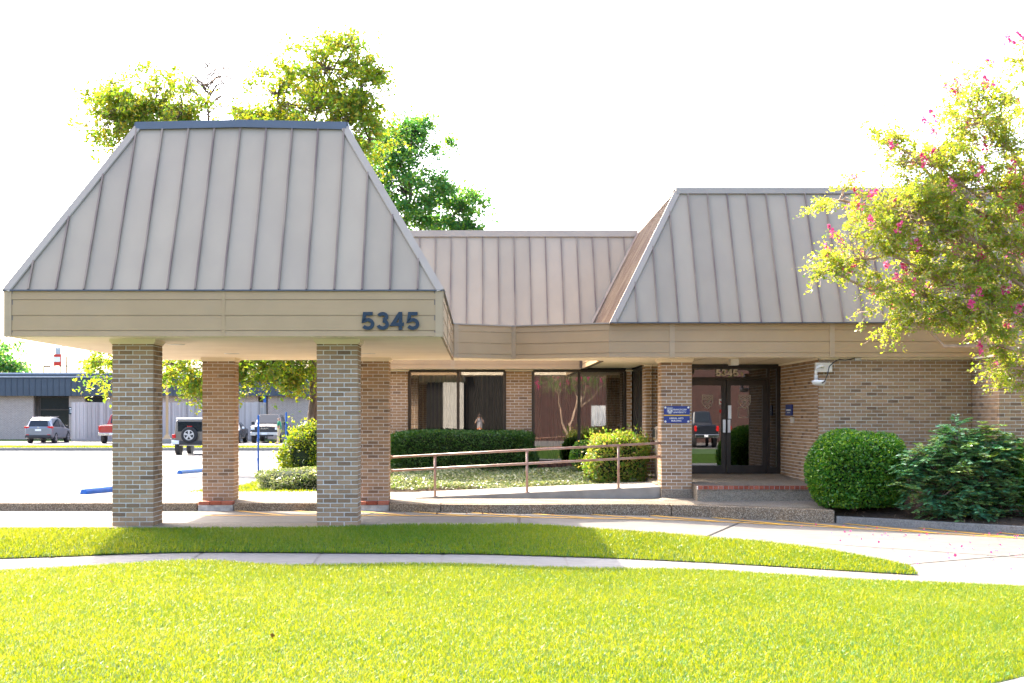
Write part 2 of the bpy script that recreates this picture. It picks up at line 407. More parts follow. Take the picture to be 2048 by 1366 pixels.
# kerb front line of the walkway, and its top, measured along the drive
KERB = smooth_tab([(-16, 27.15), (-1.9, 27.15), (-1.0, 26.75), (0.4, 26.55), (2.0, 26.75), (3.6, 26.85), (5.0, 26.3), (6.45, 25.75)], 70)
KERBR = smooth_tab([(6.45, 25.75), (7.6, 25.1), (9.2, 24.0), (12.0, 22.2), (15.5, 20.5)], 30)
def kd(x): return lerp_at(KERB, x) if x <= 6.45 else lerp_at(KERBR, x)
def kz(x): return -0.05 if x < 3 else -0.05 - 0.012 * (x - 3)

# the drive: one sheet from the street lawn to the kerb
xs = np.linspace(-18, 18, 73)
A = [(x, 13.5, Hd(x) - 0.01) for x in xs]; B = [(x, 28.6 if x < 6.3 else min(28.6, kd(x) + 0.5), Hd(x)) for x in xs]
drive = sheet('drive', A, B, M_CONC, 6)

def kerb_obj(name, tab, width, mat, x0, x1, ztop, bev=0.02):
    pts = [p for p in tab if x0 - 1e-6 <= p[0] <= x1 + 1e-6]
    mb = MB()
    for (xa, ya), (xb, yb) in zip(pts, pts[1:]):
        mb.hexa([(xa, ya, -0.6), (xb, yb, -0.6), (xb, yb + width, -0.6), (xa, ya + width, -0.6),
                 (xa, ya, ztop(xa)), (xb, yb, ztop(xb)), (xb, yb + width, ztop(xb)), (xa, ya + width, ztop(xa))])
    # drop inner faces
    bm = bmesh.new(); me = bpy.data.meshes.new(name)
    me.from_pydata(mb.v, [], mb.f); bm.from_mesh(me)
    bmesh.ops.remove_doubles(bm, verts=bm.verts, dist=1e-4)
    seen = {}
    for f in bm.faces: seen.setdefault(tuple(sorted(v.index for v in f.verts)), []).append(f)
    bmesh.ops.delete(bm, geom=[f for fs in seen.values() if len(fs) > 1 for f in fs], context='FACES')
    bmesh.ops.recalc_face_normals(bm, faces=bm.faces)
    bm.to_mesh(me); bm.free()
    o = link(name, me, mat)
    b = o.modifiers.new('bevel', 'BEVEL'); b.width = bev; b.segments = 3; b.limit_method = 'ANGLE'; b.angle_limit = R(50)
    return tag(o, kind='structure')

# kerb cast in separate lengths with open joints between them
def split_tab(tab, cuts):
    out = []
    for a, b in zip(cuts, cuts[1:]):
        p = [(a + 0.008, lerp_at(tab, a + 0.008))] + [q for q in tab if a + 0.01 < q[0] < b - 0.01] + [(b - 0.008, lerp_at(tab, b - 0.008))]
        out.append(p)
    return out
for p in split_tab(KERB, [-16, -12.8, -9.6, -6.3, -5.38]):
    kerb_obj('kerb', p, 0.30, M_AGG, -99, 99, kz)
for p in split_tab(KERB, [-4.69, -2.38]) + split_tab(KERB, [-1.70, -0.72, 3.62, 6.45]):
    kerb_obj('kerb', p, 0.30, M_AGG, -99, 99, kz)
for p in split_tab(KERBR, [6.47, 9.9, 13.0, 15.5]):
    kerb_obj('kerb', p, 0.22, M_KERBL, -99, 99, lambda x: Hd(x) + 0.125, 0.045)

# walkway of exposed aggregate behind the kerb, up to the porch
xs = [x for x in np.linspace(-6.5, 6.40, 80)]
A = [(x, kd(x) + 0.29, kz(x) + 0.004) for x in xs]
B = [(x, 29.9 if x < 3.6 else 28.6, 0.03 if x < 3.4 else 0.05) for x in xs]
walk = sheet('walkway', A, B, M_AGGT, 3)
# parking lot behind, falling gently away
sheet('parking_lot', [(-90, 27.4, -0.056), (-4.2, 27.4, -0.056)], [(-90, 82, -0.42), (-4.2, 82, -0.42)], M_LOT, 4)
mb = MB(); mb.box(-90, -3.0, 82, 82.25, -0.6, -0.24); tag(mk('far_kerb', mb, M_KERBL, bevel=0.03), kind='structure')
sheet('far_lane', [(-95, 86, -0.25), (0, 86, -0.25)], [(-95, 100, -0.2), (0, 100, -0.2)], M_LOT, 2)
sheet('far_lawn', [(-95, 82.2, -0.25), (0, 82.2, -0.25)], [(-95, 86.1, -0.235), (0, 86.1, -0.235)], M_SOIL, 1)
sheet('far_lawn_edge', [(-95, 100, -0.195), (0, 100, -0.195)], [(-95, 108, -0.1), (0, 108, -0.1)], M_SOIL, 1)
# drain dip across the lot, a darker patch strip
mb = MB(); mb.face((-16.5, 55.0, -0.232), (-8, 56.5, -0.242), (-8, 58.5, -0.256), (-17, 57.5, -0.249)); tag(mk('lot_patch', mb, M_STREET), kind='structure')

# raised aggregate strip carrying the front columns
mb = MB(); mb.box(-18, 0.25, 20.62, 21.46, -0.5, 0.0)
tag(mk('column_strip', mb, M_AGGT, bevel=0.02), kind='structure')

# sidewalk: back and front edges (x, distance)
SWB = smooth_tab([(-12, 16.6), (-6.06, 18.0), (-3.9, 18.9), (-1.7, 18.72), (1.54, 18.5), (2.83, 18.2), (4.0, 17.75), (5.24, 17.2), (7.5, 16.3), (12, 14.0)], 80)
SWF = smooth_tab([(-12, 15.2), (-5.55, 16.5), (-3.9, 17.0), (-1.7, 17.02), (1.2, 17.0), (2.66, 16.85), (3.9, 16.55), (6.05, 15.75), (8, 14.9), (12, 12.4)], 80)
def swz(x): return -0.20 - 0.022 * max(0.0, x)
cuts = [-11.8, -10.2, -8.6, -7.0, -5.4, -3.62, -2.05, -0.47, 1.1, 2.7, 4.3, 5.9, 7.5, 9.1, 10.7]
for a, b in zip(cuts, cuts[1:]):
    m1 = MB(); k = 5
    for i in range(k):
        xa = a + 0.012 + (b - a - 0.024) * i / k; xb = a + 0.012 + (b - a - 0.024) * (i + 1) / k
        sk = 0.04 * ((a + b) / 2)
        m1.face((xa - sk * 0.3, lerp_at(SWF, xa), swz(xa)), (xb - sk * 0.3, lerp_at(SWF, xb), swz(xb)), (xb + sk * 0.3, lerp_at(SWB, xb), swz(xb)), (xa + sk * 0.3, lerp_at(SWB, xa), swz(xa)))
    tag(mk('sidewalk_slab', m1, M_WALK), kind='structure')
sheet('sidewalk_bed', [(x, lerp_at(SWF, x) - 0.05, swz(x) - 0.02) for x in np.linspace(-12, 12, 60)], [(x, lerp_at(SWB, x) + 0.03, swz(x) - 0.02) for x in np.linspace(-12, 12, 60)], M_MULCH)

# grass strip between sidewalk and drive
STRB = smooth_tab([(-12, 20.62), (0.2, 20.62), (0.7, 21.25), (1.5, 21.3), (3.3, 21.35), (3.9, 20.95), (4.6, 20.1), (5.0, 19.2), (5.3, 17.9), (5.36, 17.3)], 90)
def strip_z(x, t):                                   # t 0 at the sidewalk, 1 at the drive
    back = -0.03 if x < 0.3 else (-0.03 + (Hd(x) + 0.05 + 0.03) * min(1, (x - 0.3) / 3.2))
    hump = 0.06 * math.exp(-((x + 0.5) / 1.6) ** 2)
    return (swz(x) + 0.015) * (1 - t) + (back + hump) * t + 0.03 * math.sin(math.pi * t)
xs = np.linspace(-12, 5.30, 90)
mb = MB()
for xa, xb in zip(xs, xs[1:]):
    for k in range(6):
        q = []
        for x, t in ((xa, k / 6), (xb, k / 6), (xb, (k + 1) / 6), (xa, (k + 1) / 6)):
            y0, y1 = lerp_at(SWB, x), max(lerp_at(SWB, x) + 0.02, lerp_at(STRB, x))
            q.append((x, y0 + (y1 - y0) * t, strip_z(x, t)))
        mb.face(*q)
tag(mk('lawn_strip', mb, M_SOIL, weld=True), kind='structure')

# front lawn down to the street
LWF = [(-12, 9.35), (2.2, 9.45), (3.1, 9.62), (3.45, 9.95), (4.2, 10.6), (6.0, 12.0), (12, 15.0)]
def lawn_z(x, t):
    return (swz(x) + 0.03) * t + (-0.292) * (1 - t) + 0.03 * math.sin(math.pi * t) + 0.012 * math.sin(x * 1.9 + t * 3) * min(1, t * 6) + (0.05 * math.exp(-((x + 3.3) / 0.7) ** 2) * t)
def lawn_pt(x, t):
    y0 = lerp_at(LWF, x); y1 = max(y0 + 0.02, lerp_at(SWF, x))
    return (x, y0 + (y1 - y0) * t, lawn_z(x, t))
xs = np.linspace(-12, 9, 84)
mb = MB()
for xa, xb in zip(xs, xs[1:]):
    for k in range(14):
        mb.face(lawn_pt(xa, k / 14), lawn_pt(xb, k / 14), lawn_pt(xb, (k + 1) / 14), lawn_pt(xa, (k + 1) / 14))
tag(mk('lawn', mb, M_SOIL, weld=True), kind='structure')
sheet('street', [(-60, 1.2, -0.42), (60, 1.2, -0.42)], [(-60, 15.5, -0.42), (60, 15.5, -0.42)], M_STREET)
mb = MB(); mb.box(-60, 60, -8.0, 1.2, -0.6, -0.02); tag(mk('verge', mb, M_SOIL), kind='structure')
mb = MB(); mb.box(-60, 60, -26.0, -8.0, -0.6, -0.06); tag(mk('opposite_lot', mb, M_CONC), kind='structure')
pts = [(x, lerp_at(LWF, x)) for x in (-12, 2.2, 3.1, 3.45, 4.2, 6.0, 12)]
sheet('street_kerb', [(a, b - 0.17, -0.292) for a, b in pts], [(a, b + 0.3, -0.299) for a, b in pts], M_KERBL)
sheet('street_kerb_face', [(a, b - 0.19, -0.43) for a, b in pts], [(a, b - 0.17, -0.292) for a, b in pts], M_KERBL)

# painted yellow line and hatching beside the kerb
def paint(p0, p1, w):
    a, b = Vector((p0[0], p0[1])), Vector((p1[0], p1[1])); n = (b - a).normalized(); n = Vector((-n.y, n.x)) * w / 2
    return [a + n, b + n, b - n, a - n]
mb = MB()
STL = smooth_tab([(-5.3, 25.75), (-1.8, 25.75), (0.9, 25.55), (3.6, 25.75), (6.3, 24.6), (9.0, 22.9), (13, 20.4)], 60)
for (xa, ya), (xb, yb) in zip(STL, STL[1:]):
    mb.face((xa, ya, Hd(xa) + 0.006), (xb, yb, Hd(xb) + 0.006), (xb, yb + 0.13, Hd(xb) + 0.006), (xa, ya + 0.13, Hd(xa) + 0.006))
tag(mk('painted_line', mb, M_YELLOW), kind='structure')
for i in range(13):
    x0 = -4.6 + i * 1.12
    x1 = x0 + 1.05
    y0 = kd(x0) - 0.06; y1 = lerp_at(STL, x1) + 0.11
    q = paint((x0, y0), (x1, y1), 0.13)
    mb = MB(); mb.face(*[(p.x, p.y, Hd(p.x) + 0.007) for p in q])
    tag(mk('painted_hatch', mb, M_YELLOW), kind='structure')
# saw-cut joints of the drive
for (p0, p1) in (((-2.9, 21.5), (-1.9, 26.9)), ((3.1, 20.9), (4.9, 26.1)), ((-9.6, 21.5), (-8.0, 27.0)), ((0.6, 21.7), (0.75, 26.4))):
    q = paint(p0, p1, 0.028)
    mb = MB(); mb.face(*[(p.x, p.y, Hd(p.x) + 0.005) for p in q]); tag(mk('drive_joint', mb, M_BLACK), kind='structure')
for (p0, p1) in (((4.3, 22.0), (7.8, 19.6)), ((4.4, 17.6), (8.2, 20.6))):
    q = paint(p0, p1, 0.05)
    mb = MB(); mb.face(*[(p.x, p.y, Hd(p.x) + 0.006) for p in q]); tag(mk('drive_scuff', mb, M_WALK), kind='structure')

# planting beds
xs = np.linspace(6.42, 15.0, 30)
sheet('mulch_bed', [(x, kd(x) + 0.2, Hd(x) + 0.10) for x in xs], [(x, 27.6, 0.06) for x in xs], M_MULCH, 4)
bed_poly = [(-2.3, 29.75), (3.62, 29.75), (3.62, 33.95), (-2.3, 33.95)]
def bed_z(x, y): return 0.03 + 0.30 * min(1, max(0, (y - 29.6) / 3.2)) + (0.10 * max(0, (x - 0.6) / 3) if y < 31.5 else 0)
xs = np.linspace(-2.3, 3.62, 13)
sheet('garden_bed', [(x, 29.72, bed_z(x, 29.7)) for x in xs], [(x, 33.98, bed_z(x, 33.9)) for x in xs], M_MULCH, 1)
isl = [(-6.2, 29.9), (-5.4, 33.0), (-5.7, 40), (-6.6, 47), (-7.0, 54), (-3.3, 54), (-3.3, 29.9)]
mb = MB(); mb.slab(isl, -0.5, 0.0); tag(mk('island_lawn', mb, M_SOIL), kind='structure')

# ------------------------------------------------------------------ brickwork
CH = 0.0677          # course height
JN = 0.012
BL, BD, BH = 0.1936, 0.092, CH - JN
BRICKBOX = {}
def brick_box(sx, sy, sz):
    k = (round(sx, 3), round(sy, 3), round(sz, 3))
    if k not in BRICKBOX:
        mb = MB(); mb.box(-k[0] / 2, k[0] / 2, -k[1] / 2, k[1] / 2, -k[2] / 2, k[2] / 2)
        me = bpy.data.meshes.new('brick'); me.from_pydata(mb.v, [], mb.f); me.materials.append(M_BRICK); BRICKBOX[k] = me
    return BRICKBOX[k]

def column_bricks(x0, y0, z0, n, W=0.6008):
    """real bond: (centre, size, on front face)"""
    out = []
    L3 = (W - 2 * JN) / 3
    inner = W - 2 * (BD + JN); L2 = (inner - JN) / 2
    for k in range(n):
        z = z0 + k * CH + JN / 2 + BH / 2
        if k % 2 == 0:
            for i in range(3):
                cx = x0 + L3 / 2 + i * (L3 + JN)
                out.append(((cx, y0 + BD / 2, z), (L3, BD, BH), True)); out.append(((cx, y0 + W - BD / 2, z), (L3, BD, BH), False))
            for i in range(2):
                cy = y0 + BD + JN + L2 / 2 + i * (L2 + JN)
                for cx in (x0 + BD / 2, x0 + W - BD / 2): out.append(((cx, cy, z), (BD, L2, BH), False))
        else:
            for i in range(3):
                cy = y0 + L3 / 2 + i * (L3 + JN)
                for cx in (x0 + BD / 2, x0 + W - BD / 2): out.append(((cx, cy, z), (BD, L3, BH), i == 0))
            for i in range(2):
                cx = x0 + BD + JN + L2 / 2 + i * (L2 + JN)
                out.append(((cx, y0 + BD / 2, z), (L2, BD, BH), True)); out.append(((cx, y0 + W - BD / 2, z), (L2, BD, BH), False))
    return out

def wall_bricks(a, b, face, z0, n, axis='x', depth=-1, shift=0):
    """running bond between a and b along an axis; the outer face lies at `face`, bricks go back from it (depth +1: towards larger)"""
    out = []
    for k in range(n):
        z = z0 + k * CH + JN / 2 + BH / 2
        s = a - (0 if (k + shift) % 2 == 0 else (BL + JN) / 2)
        while s < b - 0.004:
            p, q = max(s, a), min(s + BL, b)
            if q - p > 0.02:
                c, l = (p + q) / 2, q - p
                if axis == 'x': out.append(((c, face + depth * BD / 2, z), (l, BD, BH), True))
                else: out.append(((face + depth * BD / 2, c, z), (BD, l, BH), True))
            s += BL + JN
    return out

def lay_joined(name, bricks, parent, mat=None):
    n = len(bricks)
    C = np.array([b[0] for b in bricks]); S = np.array([b[1] for b in bricks]) / 2
    C = C + rng.normal(0, 0.0012, C.shape)
    sg = np.array([(-1, -1, -1), (1, -1, -1), (1, 1, -1), (-1, 1, -1), (-1, -1, 1), (1, -1, 1), (1, 1, 1), (-1, 1, 1)], float)
    V = (C[:, None, :] + sg[None] * S[:, None, :]).reshape(-1, 3)
    fc = np.array([(3, 2, 1, 0), (4, 5, 6, 7), (0, 1, 5, 4), (1, 2, 6, 5), (2, 3, 7, 6), (3, 0, 4, 7)])
    loops = (np.arange(n)[:, None, None] * 8 + fc[None]).ravel()
    o = np_mesh(name, V, loops, np.arange(0, n * 24, 4), mat or M_BRICKF, parent, rnd=np.repeat(rng.random(n), 6))
    o['kind'] = 'stuff'
    return o

def lay_single(bricks, parent):
    off = OFF[parent.name]
    for c, s, _ in bricks:
        o = bpy.data.objects.new('brick', brick_box(*s)); COL.objects.link(o); o.parent = parent
        o.location = (c[0] - off.x + random.gauss(0, 0.0008), c[1] - off.y + random.gauss(0, 0.0015), c[2] - off.z + random.gauss(0, 0.0008))
        o.rotation_euler = (0, 0, random.gauss(0, 0.003)); o.color = (random.random(), 0, 0, 1)

def column(parent, x0, y0, z0, n, single, W=0.6008, cap_z=None):
    mb = MB(); mb.box(x0 + 0.006, x0 + W - 0.006, y0 + 0.006, y0 + W - 0.006, z0, z0 + n * CH + 0.01)
    core = mk('column', mb, M_MORTAR, parent)
    br = column_bricks(x0, y0, z0, n, W)
    if single:
        lay_single([b for b in br if b[2]], core); br = [b for b in br if not b[2]]
    lay_joined('brick_courses', br, core)
    if cap_z:
        mb = MB(); mb.box(x0 - 0.035, x0 + W + 0.035, y0 - 0.035, y0 + W + 0.035, cap_z - 0.045, cap_z + 0.002)
        mb.box(x0 - 0.015, x0 + W + 0.015, y0 - 0.015, y0 + W + 0.015, cap_z - 0.075, cap_z - 0.044)
        mk('capital_moulding', mb, M_SOFFIT, core)
    return core

def brick_wall(parent, a, b, face, z0, n, axis='x', depth=1, thick=0.25, single=0, shift=0, name='wall'):
    """wall core of mortar with bricks standing proud of it"""
    mb = MB(); t0, t1 = sorted((face + depth * 0.007, face + depth * thick))
    if axis == 'x': mb.box(a + 0.004, b - 0.004, t0, t1, z0, z0 + n * CH + 0.005)
    else: mb.box(t0, t1, a + 0.004, b - 0.004, z0, z0 + n * CH + 0.005)
    w = mk(name, mb, M_MORTAR, parent)
    br = wall_bricks(a, b, face, z0, n, axis, depth, shift)
    if single:
        br.sort(key=lambda q: -q[0][2]); lay_single(br[:single], w); br = br[single:]
    if br: lay_joined('brick_courses', br, w)
    return w

# ------------------------------------------------------------------ metal mansard roofs
def slope(roof, p0, p1, top0, top1, sp=0.394, start=None, seams=True):
    """one mansard face: eave p0-p1, top edge top0-top1; pans and standing seams run straight up the slope"""
    p0, p1, top0, top1 = Vector(p0), Vector(p1), Vector(top0), Vector(top1)
    e = (p1 - p0); L = e.length; e.normalize()
    a0 = (top0 - p0).dot(e); a1 = (p1 - top1).dot(e)
    up = (top0 - p0) - e * a0; H = up.length; up.normalize()
    nrm = e.cross(up).normalized()
    def vmax(u):
        r = H
        if a0 > 1e-6: r = min(r, H * u / a0)
        if a0 < -1e-6 and u < 0: r = H
        if a1 > 1e-6: r = min(r, H * (L - u) / a1)
        return max(0.0, r)
    def vmin(u):
        if a0 < -1e-6 and u < 0: return H * u / a0
        if a1 < -1e-6 and u > L: return H * (L - u) / a1
        return 0.0
    lo = min(0.0, a0); hi = L - min(0.0, a1)
    us = [lo]; u = start if start is not None else sp * 0.35
    while u > lo: u -= sp
    u += sp
    while u < hi - 0.03:
        if u > lo + 0.03: us.append(u)
        u += sp
    us.append(hi)
    for u0, u1 in zip(us, us[1:]):
        br = sorted({u0, u1} | {w for w in (a0, L - a1, 0.0, L) if u0 < w < u1})
        off = random.uniform(-0.003, 0.003)
        bot = [p0 + e * w + up * vmin(w) + nrm * (off + random.uniform(-.0015, .0015)) for w in br]
        tp = [p0 + e * w + up * vmax(w) + nrm * (off + random.uniform(-.0015, .0015)) for w in br]
        poly = bot + tp[::-1]
        cl = [poly[0]]
        for q in poly[1:]:
            if (q - cl[-1]).length > 0.01: cl.append(q)
        if (cl[0] - cl[-1]).length < 0.01: cl.pop()
        if len(cl) < 3: continue
        mb = MB(); mb.prism(cl, nrm * -0.02)
        mk('roof_panel', mb, M_ROOF, roof, weld=True)
    if seams:
        for u in us[1:-1]:
            v0, v1 = vmin(u), vmax(u)
            if v1 - v0 < 0.06: continue
            w = 0.0115; cut = 0.03 if v1 > H - 1e-4 else 0.16
            b = p0 + e * u
            q = []
            for hgt in (-0.005, 0.032):
                for du, v in ((-w, v0 + 0.01), (w, v0 + 0.01), (w, max(v0 + .03, v1 - cut)), (-w, max(v0 + .03, v1 - cut))): q.append(b + e * du + up * v + nrm * hgt)
            mb = MB(); mb.hexa(q); mk('seam', mb, M_SEAM, roof)
    return nrm

def strip(roof, name, a, b, n1, n2, w, mat, h=0.05):
    """folded cap along an edge a-b between two faces whose normals are n1, n2"""
    a, b = Vector(a), Vector(b); t = (b - a).normalized()
    d1 = t.cross(n1).normalized(); d2 = t.cross(n2).normalized()
    m = (n1 + n2).normalized()
    if d1.dot(m) > 0: d1 = -d1
    if d2.dot(m) > 0: d2 = -d2
    mb = MB(); k = h / max(0.3, n1.dot(m))
    for d in (d1, d2):
        mb.prism([a + m * k, a + d * w + m * k, b + d * w + m * k, b + m * k], -m * 0.02)
    return mk(name, mb, mat, roof)

def fascia(parent, p0, p1, z0=2.74, z1=3.39, levels=(2.825, 3.04, 3.262), flip=1, ends=(0.06, 0.06), gap=True):
    """horizontal metal boards along a run; outward normal is to the right of p0->p1 times flip"""
    a, b = Vector((*p0, 0)), Vector((*p1, 0)); t = (b - a).normalized(); n = Vector((t.y, -t.x, 0)) * flip
    mb = MB(); q = []
    for z in (z0 + 0.004, z1 - 0.004):
        q += [a - n * 0.02 + Vector((0, 0, z)), b - n * 0.02 + Vector((0, 0, z)), b - n * 0.12 + Vector((0, 0, z)), a - n * 0.12 + Vector((0, 0, z))]
    mb.hexa(q); fa = mk('fascia', mb, M_SEAM, parent)
    zs = [z0] + list(levels) + [z1]
    for za, zb in zip(zs, zs[1:]):
        mb = MB(); s, e_ = a + t * ends[0], b - t * ends[1]
        lo, hi = za + 0.002, zb - 0.002
        mb.hexa([s - n * 0.022 + Vector((0, 0, lo)), e_ - n * 0.022 + Vector((0, 0, lo)), e_ + n * 0.006 + Vector((0, 0, lo)), s + n * 0.006 + Vector((0, 0, lo)),
                 s - n * 0.022 + Vector((0, 0, hi)), e_ - n * 0.022 + Vector((0, 0, hi)), e_ - n * 0.003 + Vector((0, 0, hi)), s - n * 0.003 + Vector((0, 0, hi))])
        mk('fascia_board', mb, M_FASCIA, fa, weld=True)
    return fa, a, b, t, n

def cover(fa, p, t, n, w, z0=2.74, z1=3.39, screws=True):
    p = Vector(p); mb = MB(); q = []
    for z in (z0 - 0.004, z1 - 0.002):
        for s, o_ in ((-w / 2, -0.01), (w / 2, -0.01), (w / 2, 0.014), (-w / 2, 0.014)):
            q.append(p + t * s + n * o_ + Vector((0, 0, z)))
    mb.hexa(q)
    if screws:
        for i in range(6):
            z = z0 + 0.06 + i * (z1 - z0 - 0.12) / 5
            mb.obox(p + n * 0.016 + Vector((0, 0, z)), (0.012, 0.012, 0.012), math.atan2(t.y, t.x))
    mk('cover_strip', mb, M_TRIM, fa)

def text_mb(s, size, depth, bold=0.0, align='CENTER'):
    cu = bpy.data.curves.new('t', 'FONT'); cu.body = s; cu.size = size; cu.extrude = depth / 2; cu.offset = bold; cu.align_x = align
    cu.resolution_u = 4
    o = bpy.data.objects.new('t', cu); COL.objects.link(o)
    bpy.context.view_layer.update()
    me = bpy.data.meshes.new_from_object(o.evaluated_get(bpy.context.evaluated_depsgraph_get()))
    bpy.data.objects.remove(o); bpy.data.curves.remove(cu)
    return me

def ribbon(path, w, depth, y, mb):
    """flat letter stroke of even width swept along a 2-D path (x,z) with mitred corners, standing depth towards the street"""
    P_ = [Vector(p) for p in path]; L_, R_ = [], []
    for i, p in enumerate(P_):
        d0 = (p - P_[i - 1]).normalized() if i else (P_[1] - p).normalized(); d1 = (P_[i + 1] - p).normalized() if i < len(P_) - 1 else d0
        n0, n1 = Vector((-d0.y, d0.x)), Vector((-d1.y, d1.x)); m = (n0 + n1).normalized(); k = w / 2 / max(0.45, m.dot(n0))
        L_.append(p + m * k); R_.append(p - m * k)
    for i in range(len(P_) - 1):
        q = [L_[i], R_[i], R_[i + 1], L_[i + 1]]
        b = len(mb.v); mb.v += [(c.x, y, c.y) for c in q] + [(c.x, y - depth, c.y) for c in q]
        mb.f += [[b + 4, b + 5, b + 6, b + 7], [b, b + 1, b + 5, b + 4], [b + 2, b + 3, b + 7, b + 6]]
        if i == 0: mb.f.append([b + 1, b + 0, b + 4, b + 5][::-1])
        mb.f += [[b + 1, b + 2, b + 6, b + 5], [b + 3, b + 0, b + 4, b + 7]]

def arc(cx, cy, rx, ry, a0, a1, n=10):
    return [(cx + rx * math.cos(R(a0 + (a1 - a0) * i / n)), cy + ry * math.sin(R(a0 + (a1 - a0) * i / n))) for i in range(n + 1)]
STROKES = {'5': [[(0.86, 0.90), (0.27, 0.90), (0.19, 0.50)] + arc(0.50, 0.33, 0.36, 0.235, 128, -150, 14)],
           '3': [arc(0.49, 0.735, 0.30, 0.165, 165, -85, 12), arc(0.49, 0.305, 0.34, 0.205, 88, -165, 14)],
           '4': [[(0.70, 0.0), (0.70, 1.0)], [(0.66, 0.93), (0.12, 0.31), (0.95, 0.31)]]}
def put_digit(ch, h, w, x0, y, z0, mat, parent, depth):
    mb = MB()
    for i, st in enumerate(STROKES[ch]):
        ribbon([(x0 + a * w, z0 + b * h) for a, b in st], h * 0.195, depth + i * 0.003, y, mb)
    return mk('digit', mb, mat, parent)

def put_text(name, s, cap_h, w, centre, mat, parent, depth=0.02, bold=0.0):
    """lettering facing the street (-Y), fitted to a cap height and width"""
    me = text_mb(s, 1.0, 0.1, bold)
    co = np.empty(len(me.vertices) * 3, dtype=np.float32); me.vertices.foreach_get('co', co); co = co.reshape(-1, 3)
    mn, mx = co.min(0), co.max(0)
    co = (co - (mn + mx) / 2) / (mx - mn)
    off = OFF[parent.name] if parent is not None else Vector((0, 0, 0))
    out = np.empty_like(co)
    out[:, 0] = co[:, 0] * w + centre[0] - off.x
    out[:, 1] = -co[:, 2] * depth + centre[1] - off.y
    out[:, 2] = co[:, 1] * cap_h + centre[2] - off.z
    me.vertices.foreach_set('co', out.ravel()); me.update(); me.materials.clear(); me.name = name
    return link(name, me, mat, parent)

# ------------------------------------------------------------------ the drive-through canopy
ZS, ZE = 2.74, 3.39
PX0, PX1, PY0, PY1 = -6.72, -0.517, 20.14, 28.70
pc = root('porte_cochere', (-3.6, 24.4, 0.0), 'drive-through canopy on four brick columns with steep tan metal roof and dark 5345 numerals', 'canopy')
for (x, y, z, n, sg) in ((-5.365, 20.80, 0.0, 40, True), (-2.375, 20.80, 0.0, 40, True), (-5.335, 27.42, -0.02, 40, False), (-2.345, 27.42, -0.02, 40, False)):
    column(pc, x, y, z, n, sg, cap_z=ZS)
mb = MB(); mb.box(PX0 + 0.03, PX1 - 0.03, PY0 + 0.03, PY1 - 0.03, ZS - 0.002, ZS + 0.05); sof = mk('soffit', mb, M_SOFFIT, pc)
for (x, y) in ((-4.75, 22.3), (-4.45, 25.6), (-2.0, 25.6), (-2.3, 22.3)):
    mb = MB(); mb.lathe((x, y, ZS - 0.012), [(0.13, 0.0), (0.14, 0.010), (0.10, 0.012)], 16); mk('recessed_light_ring', mb, M_CREAM, sof)
FA = []
for (p0, p1) in (((PX0, PY0), (PX1, PY0)), ((PX1, PY0), (PX1, PY1)), ((PX1, PY1), (PX0, PY1)), ((PX0, PY1), (PX0, PY0))):
    FA.append(fascia(pc, p0, p1))
fa, a, b, t, n = FA[0]
for p in (a + t * 0.05, b - t * 0.05): cover(fa, p, t, n, 0.10)
mb = MB(); mb.obox(a + t * 3.1 + n * 0.004 + Vector((0, 0, 3.065)), (0.05, 0.006, 0.63)); mk('cover_strip', mb, M_FASCIA, fa)
fa, a, b, t, n = FA[1]
for s in (0.05, 2.9, 5.8): cover(fa, a + t * s, t, n, 0.10)
fa, a, b, t, n = FA[3]
for s in (2.8, 5.7, 8.5): cover(fa, a + t * s, t, n, 0.10)
RT, RUN = 6.00, 1.50
rf = MB(); q = 0.03
rf.hexa([(PX0 + q, PY0 + q, ZE - 0.3), (PX1 - q, PY0 + q, ZE - 0.3), (PX1 - q, PY1 - q, ZE - 0.3), (PX0 + q, PY1 - q, ZE - 0.3),
         (PX0 + RUN + .12, PY0 + RUN + .12, RT - 0.06), (PX1 - RUN - .12, PY0 + RUN + .12, RT - 0.06), (PX1 - RUN - .12, PY1 - RUN - .12, RT - 0.06), (PX0 + RUN + .12, PY1 - RUN - .12, RT - 0.06)])
roof = mk('roof', rf, M_DRIP, pc)
E4 = [(PX0, PY0, ZE), (PX1, PY0, ZE), (PX1, PY1, ZE), (PX0, PY1, ZE)]
T4 = [(PX0 + RUN, PY0 + RUN, RT), (PX1 - RUN, PY0 + RUN, RT), (PX1 - RUN, PY1 - RUN, RT), (PX0 + RUN, PY1 - RUN, RT)]
NR = [slope(roof, E4[i], E4[(i + 1) % 4], T4[i], T4[(i + 1) % 4], start=0.335) for i in range(4)]
for i in range(4):
    strip(roof, 'hip_cap', E4[i], T4[i], NR[i - 1], NR[i], 0.10, M_COPING, 0.03)
    a, b = Vector(T4[i]), Vector(T4[(i + 1) % 4]); nn = Vector((NR[i].x, NR[i].y, 0)).normalized()
    # coping in two lengths with a slight rise at the joint, as a tired parapet has
    m_ = (a + b) / 2 + Vector((0, 0, 0.035 if i in (0, 2) else 0.0))
    for s, e_ in ((a, m_), (m_, b)):
        mb = MB(); mb.prism([s + nn * 0.05 + Vector((0, 0, -0.035)), e_ + nn * 0.05 + Vector((0, 0, -0.035)), e_ + nn * 0.02 + Vector((0, 0, 0.085)), s + nn * 0.02 + Vector((0, 0, 0.085))], -nn * 0.25)
        mk('coping', mb, M_COPB, roof)
    a, b = Vector(E4[i]), Vector(E4[(i + 1) % 4])
    mb = MB(); mb.prism([a + nn * 0.03 + Vector((0, 0, -0.008)), b + nn * 0.03 + Vector((0, 0, -0.008)), b + nn * 0.03 + Vector((0, 0, 0.012)), a + nn * 0.03 + Vector((0, 0, 0.012))], -nn * 0.08)
    mk('drip_edge', mb, M_DRIP, roof)
